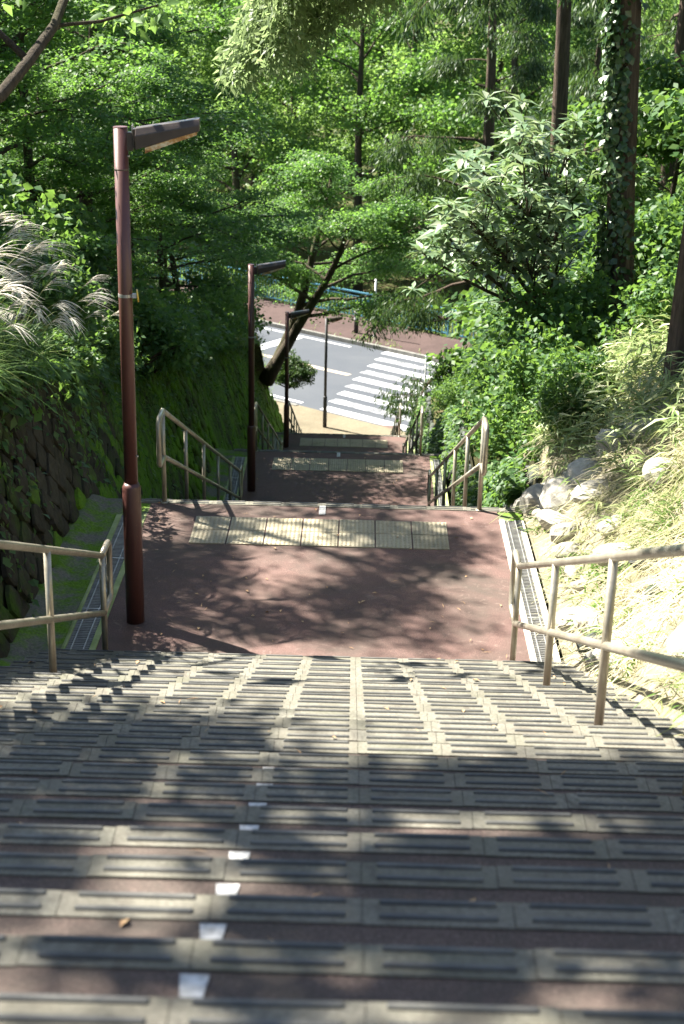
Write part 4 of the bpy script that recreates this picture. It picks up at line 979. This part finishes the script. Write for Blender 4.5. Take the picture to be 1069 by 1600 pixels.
# ------------------------------------------------------------------ ground cover
def cover(name, fz, n, xs, ys, mat, L, W, seed, label, bend=(0.3, 0.9), el=(0.5, 1.4), patch=None, seg=3, clump=0):
    g = np.random.default_rng(seed); x = g.uniform(*xs, n); y = g.uniform(*ys, n)
    if clump:
        ci = g.integers(0, clump, n); cx = g.uniform(*xs, clump); cy = g.uniform(*ys, clump); x = cx[ci]+g.normal(size=n)*0.055; y = cy[ci]+g.normal(size=n)*0.055
    if patch is not None:
        k = patch(x, y, g); x, y = x[k], y[k]
    n = len(x); base = np.stack([x, y, fz(x, y)-0.02], 1); az = g.uniform(0, 6.28, n); e_ = g.uniform(*el, n)
    d = np.stack([np.cos(az)*np.cos(e_), np.sin(az)*np.cos(e_), np.sin(e_)], 1)
    V, F, k = blades(g, base, d, g.uniform(L*0.5, L*1.3, n), g.uniform(W*0.6, W*1.3, n), g.uniform(*bend, n), seg)
    rn = np.clip(0.5+0.35*np.sin(x*1.9+y*1.3)+g.normal(size=n)*0.25, 0, 1)
    return tag(obj(name, npmesh(name, V, F, M[mat], np.repeat(rn, k))), label, 'grass', kind='stuff')
cover('dry_grass', zr, 95000, (1.5, 4.6), (4.0, 15.5), 'l_dry', 0.27, 0.010, 1, 'sunlit dry grass covering the right bank', (0.5, 1.3), (0.15, 1.2), lambda x, y, g: (g.random(len(x)) < 0.22+np.clip((x-1.7)/1.0, 0, 0.78)) & (x < 1.75+g.random(len(x))*4) & ((x > 1.6) | (g.random(len(x)) < .4)) & ((x > 1.85) | (y < 12.3)), 2, 2600)
cover('green_weeds', zr, 12000, (1.6, 3.8), (4.5, 14.5), 'l_grass', 0.20, 0.013, 6, 'green weeds growing in tufts between the dry grass', (0.4, 1.0), (0.4, 1.4), None, 3, 160)
cover('bank_grass', zl, 60000, (-6.0, -2.66), (5, 46), 'l_grass', 0.38, 0.009, 2, 'green grass covering the left bank', (0.3, 0.9), (0.6, 1.5), None, 2)
cover('wood_floor_plants', zr, 16000, (3.0, 12.0), (14, 42), 'l_grass', 0.35, 0.016, 3, 'low plants on the floor of the right wood', (0.4, 1.0), (0.4, 1.4), None, 2)
def flat_n(x, y): return np.full(np.shape(x), -10.17)
def band(a, b_): return lambda x, y, g: (0.6*x+0.8*y > a) & (0.6*x+0.8*y < b_+0.4*np.sin(x*2.1)+0.3*np.sin(x*5.7)) & (g.random(len(x)) < 0.55+0.45*np.sin(x*1.7+y))
cover('verge_grass', flat_n, 26000, (-16, 12), (46, 72), 'l_grass', 0.30, 0.03, 31, 'weeds growing along the kerb of the far pavement', (0.3, 0.9), (0.5, 1.4), band(45.75, 46.3), 2)
cover('fence_undergrowth', flat_n, 60000, (-16, 14), (46, 76), 'l_grass', 0.7, 0.06, 32, 'undergrowth behind the blue fence', (0.3, 0.9), (0.5, 1.4), band(48.75, 51.5), 2)
# bamboo grass: short canes carrying long leaves
def sasa(n, seed):
    g = np.random.default_rng(seed); x = g.uniform(1.75, 4.6, n); y = g.uniform(10.2, 17.0, n)
    k = (y > 12.4+g.normal(size=n)*.4) | (x > 2.35+g.normal(size=n)*0.3); k &= (y < 14.2+(x-1.7)*2.0); x, y = x[k], y[k]; n = len(x)
    h = g.uniform(0.15, 0.6, n); m = 7; idx = np.repeat(np.arange(n), m); N = n*m
    base = np.stack([x, y, zr(x, y)], 1)[idx]; ln = g.normal(size=(n, 3))*.2; ln[:, 2] = 1; ln = unit(ln)
    pos = base+ln[idx]*(h[idx]*g.uniform(0.45, 1, N))[:, None]; az = g.uniform(0, 6.28, N); el = g.uniform(-.35, .6, N)
    ax = np.stack([np.cos(az)*np.cos(el)-.25, np.sin(az)*np.cos(el)-.1, np.sin(el)], 1); s = g.uniform(.6, 1.2, N)
    V, F = leaves(pos, ax, np.array([0, 0, 1.])+g.normal(size=(N, 3))*.3, 0.20*s, 0.024*s, .1, .3)
    tag(obj('bamboo_grass', npmesh('bamboo_grass', V, F, M['l_sasa'], np.repeat(g.random(N), 5))), 'pale bamboo grass covering the upper right bank', 'bamboo grass', kind='stuff')
sasa(3000, 4)
# creepers and ferns hanging on the stone wall
g = np.random.default_rng(21); N = 8000
y = 8+36*g.random(N)**1.3; hh = g.random(N)**0.55*(ztopL(y)-zenv(y)+0.1); k = (np.sin(y*2.1)+np.sin(y*5.3+hh*3)+g.normal(size=N)*.6+hh*0.9) > 0.9; y, hh = y[k], hh[k]; N = len(y)
pos = np.stack([-2.28-0.30*hh+0.05+g.uniform(0, .07, N), y, zenv(y)+hh], 1); s = g.uniform(.5, 1.3, N)
V, F = leaves(pos, np.array([.5, 0, -.8])+g.normal(size=(N, 3))*.5, np.array([1., 0, .5])+g.normal(size=(N, 3))*.3, 0.07*s, 0.05*s)
tag(obj('wall_creeper', npmesh('wall_creeper', V, F, M['l_bush'], np.repeat(g.random(N), 5))), 'small creepers and ferns growing out of the left wall', 'creeper', kind='stuff')
N = 7000; y = 8+30*g.random(N); H_ = ztopL(y)-zenv(y); hang = g.random(N)**1.6*(0.12+0.38*(0.5+0.5*np.sin(y*3.1))*(0.5+0.5*np.sin(y*7.7+1))); hh = H_+0.10-hang
pos = np.stack([-2.28-0.30*hh+0.06+g.uniform(0, .16, N), y, zenv(y)+hh], 1); s = g.uniform(.6, 1.4, N)
V, F = leaves(pos, np.array([.6, 0, -.6])+g.normal(size=(N, 3))*.5, np.array([.7, 0, .8])+g.normal(size=(N, 3))*.3, 0.09*s, 0.06*s)
tag(obj('wall_top_creeper', npmesh('wall_top_creeper', V, F, M['l_bush'], np.repeat(g.random(N), 5))), 'leafy creeper spilling over the top of the left wall', 'creeper', kind='stuff')
N = 9000; y = 12.5+30*g.random(N)**1.5; H_ = ztopR(y)-zenv(y); hh = H_*(1.05-g.random(N)**1.3*(0.35+0.6*(0.5+0.5*np.sin(y*2.3)))); hh = np.maximum(hh, 0.05)
pos = np.stack([1.54+0.22*hh-0.06-g.uniform(0, .14, N), y, zenv(y)+hh], 1); s = g.uniform(.6, 1.3, N)
V, F = leaves(pos, np.array([-.6, 0, -.6])+g.normal(size=(N, 3))*.5, np.array([-.7, 0, .8])+g.normal(size=(N, 3))*.3, 0.08*s, 0.055*s)
tag(obj('cobble_creeper', npmesh('cobble_creeper', V, F, M['l_bush'], np.repeat(g.random(N), 5))), 'leafy creeper hanging down the right cobble wall', 'creeper', kind='stuff')
# litter of dry leaves and twigs
def litter(n, seed):
    g = np.random.default_rng(seed); pos = []
    for _ in range(n):
        t = g.random()
        if t < 0.32: y = g.uniform(8.97, 12.1); x = g.uniform(-1.7, 1.2); z = 0.008
        elif t < 0.8:
            j = g.integers(3, 25); y = 0.98+j*T-g.uniform(0.01, 0.30); x = g.uniform(XL, XR); z = 3.4-j*RS+(0.012 if 0.98+j*T-y < .09 else 0.005)
        else: y = g.uniform(20.3, 23.5); x = g.uniform(-1.7, 1.2); z = -3.392
        pos.append((x, y, z))
    pos = np.array(pos); az = g.uniform(0, 6.28, n); ax = np.stack([np.cos(az), np.sin(az), g.uniform(0, .25, n)], 1); tw = g.random(n) < 0.45
    L = np.where(tw, g.uniform(.03, .09, n), g.uniform(.02, .05, n)); W = np.where(tw, .005, L*.5)
    V, F = leaves(pos, ax, np.array([0, 0, 1.])+g.normal(size=(n, 3))*.25, L, W, .2, .1)
    tag(obj('fallen_leaves', npmesh('fallen_leaves', V, F, M['litter'], np.repeat(g.random(n), 5))), 'scattered dry leaves and twigs on steps and landings', 'litter', kind='stuff')
litter(260, 9)
